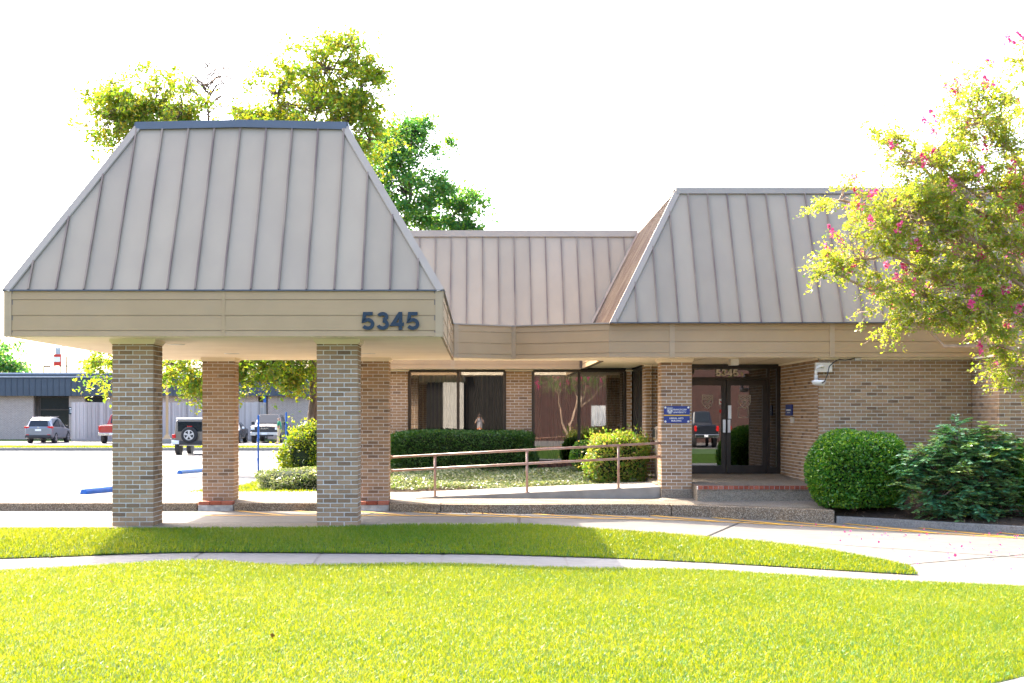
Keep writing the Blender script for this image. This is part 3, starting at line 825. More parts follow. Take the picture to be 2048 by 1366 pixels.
digits = root('house_number', (-1.26, 20.12, 2.83), 'large dark teal 5345 numerals on the front edge of the drive-through canopy', 'numerals')
for i, ch in enumerate('5345'):
    x = -1.67 + 0.0975 + i * 0.212
    put_digit(ch, 0.255, 0.19, x - 0.095, 20.13, 2.83, M_TEAL, digits, 0.03)

# plinths of the rear columns
for x in (-5.335, -2.345):
    mb = MB(); mb.box(x - 0.03, x + 0.64, 27.14, 28.05, -0.55, -0.092); tag(mk('plinth', mb, M_PLASTER, bevel=0.012), kind='structure')
    off = Vector((0, 0, 0))
    for k in range(3):
        mb = MB(); mb.box(x - 0.02 + k * 0.218, x + 0.188 + k * 0.218, 27.15, 27.42, -0.088, -0.022); tag(mk('plinth_brick', mb, M_REDBR, bevel=0.006), kind='structure')

# ------------------------------------------------------------------ the office building
ob = root('office_building', (4.0, 36.0, 0.0), 'single-storey tan brick office with steep metal mansard roof and glazed entrance', 'building')
CF = [(-0.53, 27.5), (0.656, 28.22), (2.5, 27.32), (9.78, 27.2)]
# linking canopy fascia
for i, (p0, p1) in enumerate(zip(CF, CF[1:])):
    fa, a, b, t, n = fascia(ob, p0, p1, ends=(0.0, 0.0))
    if i == 0: cover(fa, a + t * 0.10, t, n, 0.10)
    if i == 1:
        cover(fa, a + t * 0.03, t, n, 0.10)
    if i == 2:
        for x in (3.71, 6.77, 9.70): cover(fa, a + t * (x - 2.5), t, n, 0.095)
    mb = MB(); mb.prism([a + n * 0.025 + Vector((0, 0, ZE - 0.008)), b + n * 0.025 + Vector((0, 0, ZE - 0.008)), b + n * 0.025 + Vector((0, 0, ZE + 0.018)), a + n * 0.025 + Vector((0, 0, ZE + 0.018))], -n * 0.1)
    mk('drip_edge', mb, M_COPING if i < 2 else M_DRIP, fa)
mb = MB(); mb.slab([(-0.50, 27.53), (0.656, 28.25), (2.5, 27.36), (2.5, 29.0), (-0.50, 28.95)], ZS - 0.002, ZE - 0.01); mk('walkway_canopy', mb, M_SOFFIT, ob)
mb = MB(); mb.slab([(2.46, 27.36), (9.76, 27.24), (9.76, 31.6), (3.6, 31.6), (3.6, 33.4), (2.46, 33.4)], ZS - 0.003, ZS + 0.05); sof2 = mk('soffit', mb, M_SOFFIT, ob)
mb = MB()
for x in (4.4, 5.1, 5.8): mb.box(x, x + 0.012, 27.5, 31.0, ZS - 0.006, ZS - 0.001)
mk('soffit_joint', mb, M_TRIM, sof2)
mb = MB(); mb.box(4.96, 5.12, 28.0, 28.3, ZS - 0.13, ZS - 0.003); mk('exit_light', mb, M_CREAM, sof2, bevel=0.01)
# west-facing edge of the wing and the eave of the recessed block
fascia(ob, (2.42, 33.38), (2.42, 29.02), z0=2.715)
fa, a, b, t, n = fascia(ob, (-3.5, 33.4), (2.42, 33.4), z0=2.715)
for x in (-0.62,): cover(fa, a + t * (x + 3.5), t, n, 0.1, z0=2.715)
mb = MB(); mb.box(-3.45, 2.4, 33.43, 34.3, 2.712, 2.76); mk('soffit', mb, M_SOFFIT, ob)

# walls
WB = 0.50
bw = lambda *a, **k: brick_wall(ob, *a, **k)
bw(-3.4, -1.70, 34.0, -0.1, 42); bw(0.65, 1.262, 34.0, -0.1, 42); bw(3.535, 3.655, 34.0, -0.1, 42, shift=1)
bw(-1.69, 0.64, 34.02, -0.1, 8, name='sill_wall'); bw(1.272, 3.525, 34.02, -0.1, 6, name='sill_wall')
bw(34.2, 48, -3.4, -0.1, 42, axis='y')
bw(33.0, 34.0, 3.66, -0.1, 8, axis='y'); bw(31.32, 31.92, 3.66, 0.0, 41, axis='y'); bw(3.67, 4.42, 31.22, 0.0, 41, thick=0.3)
bw(27.6, 31.0, 6.57, 0.2, 38, axis='y', thick=0.3)
NSIGN = len([q for q in column_bricks(0, 0, 0, 38) if q[2]])
bw(6.575, 9.53, 27.5, -0.1, 42, thick=0.3, single=300 - NSIGN)
bw(26.16, 27.5, 9.53, -0.1, 42, axis='y', thick=0.3, shift=1)
bw(9.535, 13.5, 26.06, -0.1, 41, thick=0.3)
# rowlock course under the windows
mb = MB()
x = 1.28
sills = []
while x < 3.5:
    sills.append(((x + 0.045, 33.97, 0.43), (0.085, 0.16, 0.10), True)); x += 0.098
sw = mk('window_sill', MB().box(1.27, 3.53, 33.93, 34.1, 0.36, 0.38), M_MORTAR, ob)
lay_joined('sill_bricks', sills, sw, None).data.materials[0] = surf('brick_brown', (0.16, 0.075, 0.05), 0.8)
# sign column
column(ob, 3.592, 28.0, 0.165, 38, True, cap_z=ZS)
mb = MB(); mb.box(3.585, 4.20, 27.985, 28.62, -0.1, 0.163); mk('column_base', mb, M_AGGT, ob, bevel=0.01)
# solid mass behind the walls
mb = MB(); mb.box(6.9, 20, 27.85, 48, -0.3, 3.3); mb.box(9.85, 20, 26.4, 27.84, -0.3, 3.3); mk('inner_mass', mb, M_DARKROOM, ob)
# wall cap trim under the soffits
for q in ((6.54, 9.5, 27.44, 27.5, ZS - 0.04, ZS - 0.004), (6.53, 6.57, 27.44, 31.0, ZS - 0.04, ZS - 0.004), (9.47, 9.53, 26.1, 27.44, ZS - 0.04, ZS - 0.004), (3.62, 4.42, 31.16, 31.22, ZS - 0.04, ZS - 0.004), (0.62, 1.29, 33.94, 34.0, 2.68, 2.71), (-3.4, -1.67, 33.94, 34.0, 2.68, 2.71), (3.5, 3.69, 33.94, 34.0, 2.68, 2.71)):
    mk('wall_trim', MB().box(*q), M_SOFFIT, ob)

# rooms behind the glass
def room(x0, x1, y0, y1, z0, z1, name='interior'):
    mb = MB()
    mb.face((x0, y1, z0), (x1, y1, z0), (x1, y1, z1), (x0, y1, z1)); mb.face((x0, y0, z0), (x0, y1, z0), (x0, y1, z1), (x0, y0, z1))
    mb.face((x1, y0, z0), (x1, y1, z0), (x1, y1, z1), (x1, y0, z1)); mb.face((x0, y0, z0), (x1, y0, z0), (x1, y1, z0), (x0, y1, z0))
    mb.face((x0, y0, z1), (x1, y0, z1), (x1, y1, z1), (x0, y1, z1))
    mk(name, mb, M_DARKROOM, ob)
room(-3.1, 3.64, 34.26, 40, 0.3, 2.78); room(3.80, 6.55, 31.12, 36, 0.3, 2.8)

def window(x0, x1, y, z0, z1, mull, parent=ob, frame=0.06, name='window'):
    mb = MB()
    mb.box(x0, x0 + frame, y, y + 0.1, z0, z1); mb.box(x1 - frame, x1, y, y + 0.1, z0, z1)
    mb.box(x0 + frame, x1 - frame, y, y + 0.1, z1 - frame, z1); mb.box(x0 + frame, x1 - frame, y, y + 0.1, z0, z0 + frame)
    for m in mull: mb.box(m - 0.035, m + 0.035, y + 0.002, y + 0.1, z0 + frame, z1 - frame)
    w = mk(name, mb, M_BRONZE, parent)
    e = [x0 + frame] + [v for m in mull for v in (m - 0.035, m + 0.035)] + [x1 - frame]
    for i in range(0, len(e), 2):
        mb = MB(); c = (e[i] + e[i + 1]) / 2; nx = 6
        # drawn float glass is never dead flat: a very slight bow
        for k in range(nx):
            a_, b_ = e[i] + (e[i + 1] - e[i]) * k / nx, e[i] + (e[i + 1] - e[i]) * (k + 1) / nx
            f = lambda u: y + 0.05 + 0.0004 * math.cos((u - e[i]) / (e[i + 1] - e[i]) * math.pi * 2)
            mb.face((a_, f(a_), z0 + frame), (b_, f(b_), z0 + frame), (b_, f(b_), z1 - frame), (a_, f(a_), z1 - frame))
        mk('pane', mb, M_GLASS, w, smooth=True, weld=True)
    return w
window(-1.69, 0.64, 34.06, 0.44, 2.72, [-0.50])
window(1.272, 3.525, 34.06, 0.49, 2.72, [2.40])
# narrow glazing on the return wall beside the entrance
mb = MB(); mb.box(3.68, 3.78, 31.95, 32.02, 0.4, 2.72); mb.box(3.68, 3.78, 32.9, 32.98, 0.4, 2.72); mb.box(3.68, 3.78, 33.90, 33.97, 0.4, 2.72); mb.box(3.68, 3.78, 32.02, 33.9, 2.65, 2.72); mb.box(3.68, 3.78, 32.02, 33.9, 0.4, 0.46)
w = mk('window', mb, M_BRONZE, ob)
for ya, yb in ((32.02, 32.9), (32.98, 33.90)):
    mb = MB(); mb.face((3.73, ya, 0.46), (3.73, yb, 0.46), (3.73, yb, 2.65), (3.73, ya, 2.65)); mk('pane', mb, M_GLASSD, w)

# entrance: storefront frame, two leaves, transom, sidelight
EY = 31.0
mb = MB()
mb.box(4.42, 4.50, EY, EY + 0.12, 0.35, 2.735); mb.box(6.49, 6.565, EY, EY + 0.12, 0.35, 2.735); mb.box(4.50, 6.49, EY, EY + 0.12, 2.64, 2.735)
mb.box(4.50, 6.285, EY, EY + 0.12, 2.40, 2.46); mb.box(6.285, 6.345, EY, EY + 0.12, 0.35, 2.64); mb.box(6.345, 6.49, EY + .001, EY + 0.119, 0.35, 0.50)
sf = mk('entrance_frame', mb, M_BRONZE, ob)
mb = MB(); mb.face((4.5, EY + 0.06, 2.46), (6.285, EY + 0.06, 2.46), (6.285, EY + 0.06, 2.64), (4.5, EY + 0.06, 2.64)); mk('transom_pane', mb, M_GLASSD, sf)
mb = MB(); mb.face((6.345, EY + 0.06, 0.5), (6.49, EY + 0.06, 0.5), (6.49, EY + 0.06, 2.64), (6.345, EY + 0.06, 2.64)); mk('sidelight_pane', mb, M_GLASSD, sf)
def shield(cx, y, zt, w, h, mat, parent, name='shield_emblem', th=0.014):
    pts = []
    def side(t): return (w / 2) * (1.0 if t < 0.45 else math.cos((t - 0.45) / 0.55 * math.pi / 2) ** 0.8)
    n = 14
    L_ = [(-side(i / n), zt - h * i / n) for i in range(n + 1)]; R_ = [(side(i / n), zt - h * i / n) for i in range(n + 1)]
    out = L_ + R_[::-1]
    mb = MB(); k = len(out)
    cxm, czm = 0, zt - h * 0.42
    for i in range(k):
        a_, b_ = out[i], out[(i + 1) % k]
        sh = lambda p, s: (cx + cxm + (p[0] - cxm) * s, y, czm + (p[1] - czm) * s)
        mb.face(sh(a_, 1), sh(b_, 1), sh(b_, 1 - 2 * th / w), sh(a_, 1 - 2 * th / w))
    def bar(x0, z0_, x1, z1_, t_):
        d = Vector((x1 - x0, z1_ - z0_)); p = Vector((-d.y, d.x)).normalized() * t_ / 2
        mb.face(*[(cx + q[0] * w, y - 0.001, zt - q[1] * h) for q in ((x0 + p.x / w, z0_ - p.y / h), (x1 + p.x / w, z1_ - p.y / h), (x1 - p.x / w, z1_ + p.y / h), (x0 - p.x / w, z0_ + p.y / h))])
    bar(-0.46, 0.34, 0.46, 0.34, th); bar(0, 0.36, 0, 0.62, th * 1.6); bar(-0.2, 0.48, 0.2, 0.48, th * 1.4)
    bar(-0.34, 0.55, 0.25, 0.82, th); bar(0.34, 0.55, -0.25, 0.82, th)
    for x in (-0.3, 0.0, 0.3):
        bar(x - 0.1, 0.12, x + 0.1, 0.12, th); bar(x - 0.1, 0.25, x + 0.1, 0.25, th); bar(x - 0.1, 0.12, x - 0.1, 0.25, th); bar(x + 0.1, 0.12, x + 0.1, 0.25, th)
    return mk(name, mb, mat, parent)
M_ETCH = surf('etched_glass', (0.46, 0.42, 0.34), 0.6)
def leaf(x0, x1, hinge):
    mb = MB(); y = EY + 0.03; z0, z1 = 0.362, 2.395
    s0, s1 = 0.10, 0.10
    mb.box(x0 + .004, x0 + s0, y, y + 0.05, z0, z1); mb.box(x1 - s1, x1 - .004, y, y + 0.05, z0, z1)
    mb.box(x0 + s0, x1 - s1, y, y + 0.05, z1 - 0.12, z1); mb.box(x0 + s0, x1 - s1, y, y + 0.05, z0, z0 + 0.17)
    d = mk('door', mb, M_BRONZE, ob)
    mb = MB(); nx = 8
    f = lambda u: y + 0.025 + 0.0006 * math.cos((u - x0) / (x1 - x0) * math.pi * 2)
    for k in range(nx):
        a_, b_ = x0 + s0 + (x1 - x0 - s0 - s1) * k / nx, x0 + s0 + (x1 - x0 - s0 - s1) * (k + 1) / nx
        mb.face((a_, f(a_), z0 + 0.17), (b_, f(b_), z0 + 0.17), (b_, f(b_), z1 - 0.12), (a_, f(a_), z1 - 0.12))
    mk('pane', mb, M_GLASSD, d, smooth=True, weld=True)
    hx = x1 - 0.05 if hinge < 0 else x0 + 0.05
    mb = MB(); mb.box(hx - 0.03, hx + 0.03, y - 0.07, y - 0.045, 1.25, 1.53)
    for z in (1.27, 1.51): mb.box(hx - 0.012, hx + 0.012, y - 0.045, y, z - 0.012, z + 0.012)
    mk('pull_handle', mb, M_STEEL, d)
    return d
dl = leaf(4.50, 5.39, -1); dr = leaf(5.395, 6.285, 1)
mb = MB(); mb.box(5.43, 5.50, EY - 0.005, EY + 0.028, 1.55, 1.84); mb.lathe((5.465, EY - 0.02, 1.69), [(0.018, 0), (0.018, 0.02)], 10, 'Y'); mk('lock_plate', mb, M_STEEL, dr)
shield(4.99, EY + 0.048, 2.07, 0.24, 0.31, M_ETCH, dl); shield(5.80, EY + 0.048, 2.07, 0.26, 0.31, M_ETCH, dr)
mb = MB(); mb.box(5.24, 5.33, EY + .044, EY + 0.049, 1.86, 1.98); st = mk('door_sticker', mb, M_WHITE, dl)
M_RED = surf('red_paint', (0.55, 0.03, 0.02), 0.5)
mb = MB()
for sx in (-1, 1): mb.face((5.285, EY + .043, 1.885), (5.285 + sx * 0.03, EY + .043, 1.92), (5.285 + sx * 0.018, EY + .043, 1.94), (5.285, EY + .043, 1.925))
mk('sticker_heart', mb, M_RED, dl)
mb = MB(); mb.lathe((5.285, EY + 0.043, 1.71), [(0.042, 0), (0.042, 0.004)], 14, 'Y'); mk('door_sticker', mb, M_RED, dl)
mb = MB()
for a_ in ((5.66, 5.88, 1.79, 1.803), (5.66, 5.88, 1.577, 1.59), (5.66, 5.673, 1.59, 1.79), (5.867, 5.88, 1.59, 1.79)): mb.box(a_[0], a_[1], EY + .044, EY + .049, a_[2], a_[3])
mk('poster_frame', mb, M_ETCH, dr)
num2 = root('door_number', (5.40, 30.98, 2.47), 'small beige 5345 numerals on the glass above the entrance doors', 'numerals')
for i, ch in enumerate('5345'):
    put_digit(ch, 0.155, 0.118, 5.155 + i * 0.126, 31.0, 2.475, M_BEIGE, num2, 0.012)

# mansard over the entrance wing and over the recessed block
rw = MB()
RW = 6.14
rw.hexa([(2.66, 27.55, 3.0), (20, 27.55, 3.0), (20, 48, 3.0), (2.66, 48, 3.0), (4.12, 28.9, RW - 0.06), (20, 28.9, RW - 0.06), (20, 48, RW - 0.06), (4.12, 48, RW - 0.06)])
roofw = mk('roof', rw, M_DRIP, ob)
eA, eB, tA, tB = (2.53, 27.2, ZE), (18, 27.2, ZE), (3.98, 28.75, RW), (18, 28.75, RW)
nF = slope(roofw, eA, eB, tA, tB, start=0.11)
eC, tC = (2.53, 33.4, ZE), (3.98, 34.95, RW)
nW = slope(roofw, eC, eA, tC, tA, start=0.2)
strip(roofw, 'hip_cap', eA, tA, nW, nF, 0.11, M_COPING, 0.03)
def coping(roof_, a, b, nn, mat=M_COPING, hgt=0.085):
    a, b = Vector(a), Vector(b)
    mb = MB(); mb.prism([a + nn * 0.06 + Vector((0, 0, -0.04)), b + nn * 0.06 + Vector((0, 0, -0.04)), b + nn * 0.02 + Vector((0, 0, hgt)), a + nn * 0.02 + Vector((0, 0, hgt))], -nn * 0.25)
    mk('coping', mb, mat, roof_)
for xa, xb in ((3.98, 7.0), (7.0, 10.0), (10.0, 18.0)): coping(roofw, (xa, 28.75, RW), (xb, 28.75, RW), Vector((0, -1, 0)))
coping(roofw, (3.98, 35, RW), (3.98, 28.9, RW), Vector((-1, 0, 0)))
mb = MB(); mb.box(2.5, 18, 27.15, 27.24, ZE - 0.006, ZE + 0.014); mk('drip_edge', mb, M_DRIP, roofw)
rc = MB(); RC = 6.05
rc.hexa([(-3.3, 33.5, 3.0), (5, 33.5, 3.0), (5, 48, 3.0), (-3.3, 48, 3.0), (-1.85, 35.1, RC - 0.06), (5, 35.1, RC - 0.06), (5, 48, RC - 0.06), (-1.85, 48, RC - 0.06)])
roofc = mk('roof', rc, M_DRIP, ob)
cA, cB = (-3.5, 33.4, ZE), (2.53, 33.4, ZE); tcA, tcB = (-2.0, 34.95, RC), (3.95, 34.95, RC)
slope(roofc, cA, cB, tcA, tcB, sp=0.385, start=0.12)
slope(roofc, (-3.5, 47, ZE), cA, (-2.0, 47, RC), tcA, start=0.2)
for xa, xb in ((-2.0, 0.5), (0.5, 3.9)): coping(roofc, (xa, 34.95, RC), (xb, 34.95, RC), Vector((0, -1, 0)), hgt=0.12)
# valley flashing
a, b = Vector((2.53, 33.4, ZE)), Vector((3.96, 34.95, RC)); mb = MB(); mb.tube([a + Vector((-.05, -.05, 0.03)), b + Vector((-.05, -.05, 0.03))], 0.05, 6); mk('valley_flashing', mb, M_SEAM, roofc)
# lower eave of the projecting part at the right
slope(roofw, (9.70, 26.0, 2.93), (18, 26.0, 2.93), (9.70, 27.24, 5.2), (18, 27.24, 5.2), start=0.3)
mb = MB(); mb.prism([(9.72, 26.03, 2.9), (9.72, 27.2, 2.9), (9.72, 27.2, 5.1)], (8, 0, 0)); mk('roof_infill', mb, M_FASCIA, roofw)
fa, a, b, t, n = fascia(ob, (9.62, 25.98), (18, 25.98), z0=2.70, z1=2.93, levels=(2.80,))
cover(fa, a + t * 0.05, t, n, 0.1, 2.70, 2.93)
mb = MB(); mb.box(9.6, 9.7, 25.97, 27.19, 2.70, ZE - 0.01); mk('end_panel', mb, M_FASCIA, ob)

# porch slab, ramp
mb = MB(); mb.hexa([(4.2, 27.42, -0.3), (6.56, 27.42, -0.3), (6.56, 31.0, -0.3), (4.2, 31.0, -0.3), (4.2, 27.42, 0.262), (6.56, 27.42, 0.262), (6.56, 31.0, 0.352), (4.2, 31.0, 0.352)])
mb.hexa([(3.55, 28.62, -0.3), (4.2, 28.62, -0.3), (4.2, 31.2, -0.3), (3.55, 31.2, -0.3), (3.55, 28.62, 0.24), (4.2, 28.62, 0.27), (4.2, 31.2, 0.35), (3.55, 31.2, 0.33)])
porch = tag(mk('porch', mb, M_AGGT), kind='structure')
mb = MB(); mb.box(4.2, 6.6, 27.36, 27.42, -0.3, 0.195); tag(mk('porch_riser', mb, M_AGGT), kind='structure')
x = 4.215; OFF[porch.name] = Vector((0, 0, 0))
k = 0
while x < 6.5:
    mb = MB(); mb.box(x, x + 0.088, 27.335, 27.421, 0.199, 0.268); mk('brick', mb, M_REDBR, porch); x += 0.098
mb = MB(); mb.box(4.2, 6.59, 27.35, 27.419, 0.196, 0.26); mk('mortar_bed', mb, M_MORTAR, porch)
mb = MB(); mb.hexa([(-1.25, 28.08, -0.3), (3.585, 28.08, -0.3), (3.585, 29.68, -0.3), (-1.25, 29.68, -0.3), (-1.25, 28.08, 0.0), (3.585, 28.08, 0.215), (3.585, 29.68, 0.245), (-1.25, 29.68, 0.03)])
M_RAMP = surf('concrete_ramp', (0.29, 0.265, 0.23), 0.9, (0.235, 0.213, 0.185), 4, bump=0.25, bscale=40, stain=(0.13, 0.115, 0.10), stain_scale=1.2, stain_amt=0.5)
tag(mk('ramp', mb, M_RAMP, bevel=0.01), kind='structure')

# ------------------------------------------------------------------ small fittings of the entrance
def rail():
    r = root('handrail', (0.9, 28.14, 0.0), 'brown painted steel pipe handrail sloping up along the entrance ramp', 'railing')
    y = 28.14; off = OFF[r.name]
    xa, xb = -1.74, 3.60
    zt = lambda x: 0.795 + (x - xa) * (1.075 - 0.795) / (xb - xa)
    zm = lambda x: zt(x) - 0.268
    for nm, f in (('top_rail', zt), ('middle_rail', zm)):
        mb = MB(); mb.tube([(xa, y, f(xa)), (xb, y, f(xb))], 0.024, 10); mk(nm, mb, M_RAIL, r, smooth=True)
    for x, zb in ((-0.87, 0.017), (0.95, 0.098), (2.76, 0.18)):
        mb = MB(); mb.tube([(x, y, zb), (x, y, zt(x))], 0.024, 10); p = mk('post', mb, M_RAIL, r, smooth=True)
        mb = MB(); mb.lathe((x, y, zb), [(0.055, 0), (0.055, 0.008), (0.03, 0.012)], 12); mk('base_plate', mb, M_RAIL, p)
        mb = MB(); mb.lathe((x, y, zt(x) - 0.03), [(0.030, -0.02), (0.030, 0.028)], 10); mb.lathe((x, y, zm(x)), [(0.031, -0.03), (0.031, 0.03)], 10); mk('fitting', mb, M_RAIL, p)
    for x in (xa, xb):
        mb = MB()
        for f in (zt, zm): mb.lathe((x + (0.006 if x < 0 else -0.006), y, f(x)), [(0.04, -0.006), (0.04, 0.006)], 10, 'X')
        mk('wall_flange', mb, M_RAIL, r)
rail()

pl = root('wall_plaque', (3.895, 27.99, 1.47), 'blue and gold name plaque screwed to the brick column beside the entrance', 'sign')
PXc, PZ0, PZ1, PY = 3.893, 1.472, 1.806, 27.975
mb = MB(); mb.box(PXc - 0.254, PXc + 0.254, PY, PY + 0.022, PZ0, PZ1); mk('panel', mb, M_NAVY, pl, bevel=0.003)
mb = MB(); mb.box(PXc - 0.256, PXc + 0.256, PY - 0.004, PY + 0.018, 1.613, 1.634); mk('gold_band', mb, M_GOLD, pl)
for sx in (-1, 1):
    for z in (1.502, 1.777):
        mb = MB(); mb.lathe((PXc + sx * 0.226, PY - 0.006, z), [(0.021, 0.006), (0.019, 0.0), (0.01, -0.004)][::-1], 12, 'Y'); mk('screw_cap', mb, M_WHITE, pl)
put_text('lettering', 'FRANCISCAN', 0.027, 0.262, (PXc + 0.056, PY - 0.002, 1.737), M_WHITE, pl, 0.004, 0.01)
put_text('lettering', 'UNIVERSITY', 0.027, 0.262, (PXc + 0.056, PY - 0.002, 1.682), M_WHITE, pl, 0.004, 0.01)
put_text('lettering', 'OF OUR LADY', 0.009, 0.24, (PXc + 0.056, PY - 0.002, 1.711), M_WHITE, pl, 0.004)
put_text('lettering', 'LIBERAL ARTS', 0.030, 0.275, (PXc - 0.01, PY - 0.002, 1.566), M_WHITE, pl, 0.004, 0.02)
put_text('lettering', 'BUILDING', 0.030, 0.195, (PXc - 0.01, PY - 0.002, 1.517), M_WHITE, pl, 0.004, 0.02)
mb = MB(); mb.prism([(PXc - 0.192, PY - 0.001, 1.778), (PXc - 0.084, PY - 0.001, 1.778), (PXc - 0.084, PY - 0.001, 1.70), (PXc - 0.105, PY - 0.001, 1.668), (PXc - 0.138, PY - 0.001, 1.648), (PXc - 0.171, PY - 0.001, 1.668), (PXc - 0.192, PY - 0.001, 1.70)][::-1], (0, -0.003, 0))
mk('shield', mb, M_WHITE, pl); shield(PXc - 0.138, PY - 0.006, 1.774, 0.10, 0.12, M_NAVY, pl, 'shield_lines', 0.006)

fl = root('wall_camera', (6.6, 27.35, 2.2), 'white camera on elbow pipe with junction box and black cable at brick corner', 'camera')
mb = MB(); mb.box(6.48, 6.80, 27.36, 27.47, 2.455, 2.64); mk('junction_box', mb, M_CREAM, fl, bevel=0.008)
mb = MB(); mb.tube([(6.60, 27.36, 2.56), (6.60, 27.27, 2.565), (6.52, 27.22, 2.56), (6.455, 27.20, 2.53), (6.445, 27.20, 2.47), (6.445, 27.20, 2.39)], 0.028, 10); mk('elbow_pipe', mb, M_CREAM, fl, smooth=True)
mb = MB(); mb.lathe((6.445, 27.20, 2.30), [(0.044, 0), (0.044, 0.025), (0.036, 0.03), (0.044, 0.036), (0.044, 0.095)], 14); mk('coupling', mb, M_STEEL, fl)
mb = MB(); mb.lathe((6.50, 27.20, 2.19), [(0.03, 0), (0.11, 0.02), (0.135, 0.07), (0.14, 0.095), (0.08, 0.108)], 20); mk('camera_body', mb, M_WHITE, fl, smooth=True)
mb = MB(); mb.tube([(6.53, 27.08, 2.235), (6.58, 27.06, 2.27), (6.64, 27.10, 2.40), (6.70, 27.20, 2.56), (6.80, 27.27, 2.64), (6.92, 27.30, 2.70), (7.04, 27.33, 2.685), (7.14, 27.36, 2.70), (7.24, 27.4, 2.725)], 0.011, 7); mk('cable', mb, M_BLACK, fl, smooth=True)
mb = MB(); mb.box(7.24, 7.36, 27.37, 27.43, 2.672, 2.728); mk('cable_clip', mb, M_STEEL, fl, bevel=0.006)

ash = root('litter_bin', (3.95, 30.1, 0.30), 'tan domed litter bin half hidden behind the brick sign column', 'bin')
mb = MB(); mb.box(3.74, 4.16, 29.9, 30.3, 0.30, 1.12); mk('bin_body', mb, surf('bin_stone', (0.48, 0.42, 0.34), 0.8, (0.38, 0.33, 0.27), 30), ash, bevel=0.02)
mb = MB(); mb.prism([(3.71, 29.87, 1.12), (4.19, 29.87, 1.12), (4.19, 29.87, 1.32), (4.12, 29.87, 1.39), (4.03, 29.87, 1.42), (3.87, 29.87, 1.42), (3.78, 29.87, 1.39), (3.71, 29.87, 1.32)], (0, 0.46, 0)); mk('bin_hood', mb, surf('bin_hood_tan', (0.30, 0.25, 0.19), 0.6), ash, bevel=0.012)
mb = MB(); mb.box(3.70, 3.72, 29.94, 30.26, 1.16, 1.34); mb.box(3.80, 4.1, 29.862, 29.872, 1.16, 1.33); mk('opening', mb, M_BLACK, ash)

ws = root('blade_sign', (6.55, 29.6, 1.4), 'small navy sign with white letters on the side wall of the entrance recess', 'sign')
mb = MB(); mb.box(6.542, 6.565, 29.75, 30.35, 1.62, 1.85); mk('panel', mb, M_NAVY, ws)
mb = MB(); mb.box(6.538, 6.543, 29.85, 30.25, 1.72, 1.75); mb.box(6.538, 6.543, 29.9, 30.2, 1.67, 1.69); mk('lettering', mb, M_WHITE, ws)
kp = root('door_opener_button', (6.55, 29.7, 1.4), 'small steel door opener box on the side wall of the entrance recess', 'button box')
mb = MB(); mb.box(6.51, 6.566, 29.6, 29.75, 1.46, 1.58); mk('housing', mb, M_CREAM, kp, bevel=0.006)
mb = MB(); mb.box(6.502, 6.511, 29.635, 29.715, 1.49, 1.55); mk('push_plate', mb, M_STEEL, kp)

# vertical blinds hanging inside the two windows
def blinds(x0, x1, y, label, gaps):
    b = root('vertical_blind', ((x0 + x1) / 2, y, 0.5), label, 'blind', 'vertical blinds inside the office windows')
    mb = MB(); mb.box(x0, x1, y - 0.03, y + 0.03, 2.60, 2.66); mk('head_rail', mb, M_BRONZE, b)
    x = x0 + 0.05; i = 0
    while x < x1:
        if not any(g[0] < x < g[1] for g in gaps):
            mb = MB(); w = 0.085; a_ = R(random.uniform(58, 74)); dx, dy = math.cos(a_) * w / 2, math.sin(a_) * w / 2
            mb.prism([(x - dx, y - dy, 0.55), (x + dx, y + dy, 0.55), (x + dx, y + dy, 2.6), (x - dx, y - dy, 2.6)], (0.002, 0, 0)); mk('slat', mb, M_BLIND, b)
        x += random.choice((0.085, 0.1, 0.1, 0.12)); i += 1
blinds(-1.6, 0.58, 34.30, 'vertical blind slats hanging inside the window above the dark hedge', [(-1.28, -1.22), (-0.3, -0.2)])
blinds(1.32, 3.48, 34.30, 'vertical blind slats hanging inside the window beside the entrance corner', [(1.5, 1.62), (2.2, 2.34)])
ct = root('wooden_crate', (-1.5, 34.5, 0.8), 'slatted pale wooden crate standing inside the window above the hedge', 'crate')
for k in range(4):
    mb = MB(); mb.box(-1.63, -1.35, 34.40, 34.43, 1.08 + k * 0.055, 1.125 + k * 0.055); mk('slat', mb, surf('crate_wood', (0.62, 0.44, 0.25), 0.7) if k == 0 else MATS['crate_wood'], ct)
mb = MB(); mb.box(-1.63, -1.59, 34.435, 34.6, 0.32, 1.3); mb.box(-1.39, -1.35, 34.435, 34.6, 0.32, 1.3); mk('side', mb, MATS['crate_wood'], ct)

# ------------------------------------------------------------------ foliage
def leaf_cloud(name, P, size, mat, parent, up=0.3, aspect=0.62, rnd=None, droop=0.0, fold=0.25, kind=None, outward=None):
    n = len(P); P = np.asarray(P, float)
    d = rng.normal(size=(n, 3)); d[:, 2] = d[:, 2] * 0.7 - droop
    if outward is not None: d += outward
    d /= np.linalg.norm(d, axis=1, keepdims=True) + 1e-9
    u = rng.normal(size=(n, 3)); u[:, 2] += up * 3
    r = np.cross(d, u); r /= np.linalg.norm(r, axis=1, keepdims=True) + 1e-9
    nn = np.cross(r, d)
    s = size * (0.7 + 0.6 * rng.random(n))[:, None]
    a = P - d * s * 0.5; tip = P + d * s * 0.5
    l = P - d * s * 0.05 + r * s * aspect * 0.5 + nn * s * fold * 0.4; q = P - d * s * 0.05 - r * s * aspect * 0.5 + nn * s * fold * 0.4
    V = np.stack([a, q, tip, l], 1).reshape(-1, 3)
    loops = np.arange(n * 4)
    o = np_mesh(name, V, loops, np.arange(0, n * 4, 4), mat, parent, rnd=rng.random(n) if rnd is None else rnd)
    if kind: o['kind'] = kind
    return o

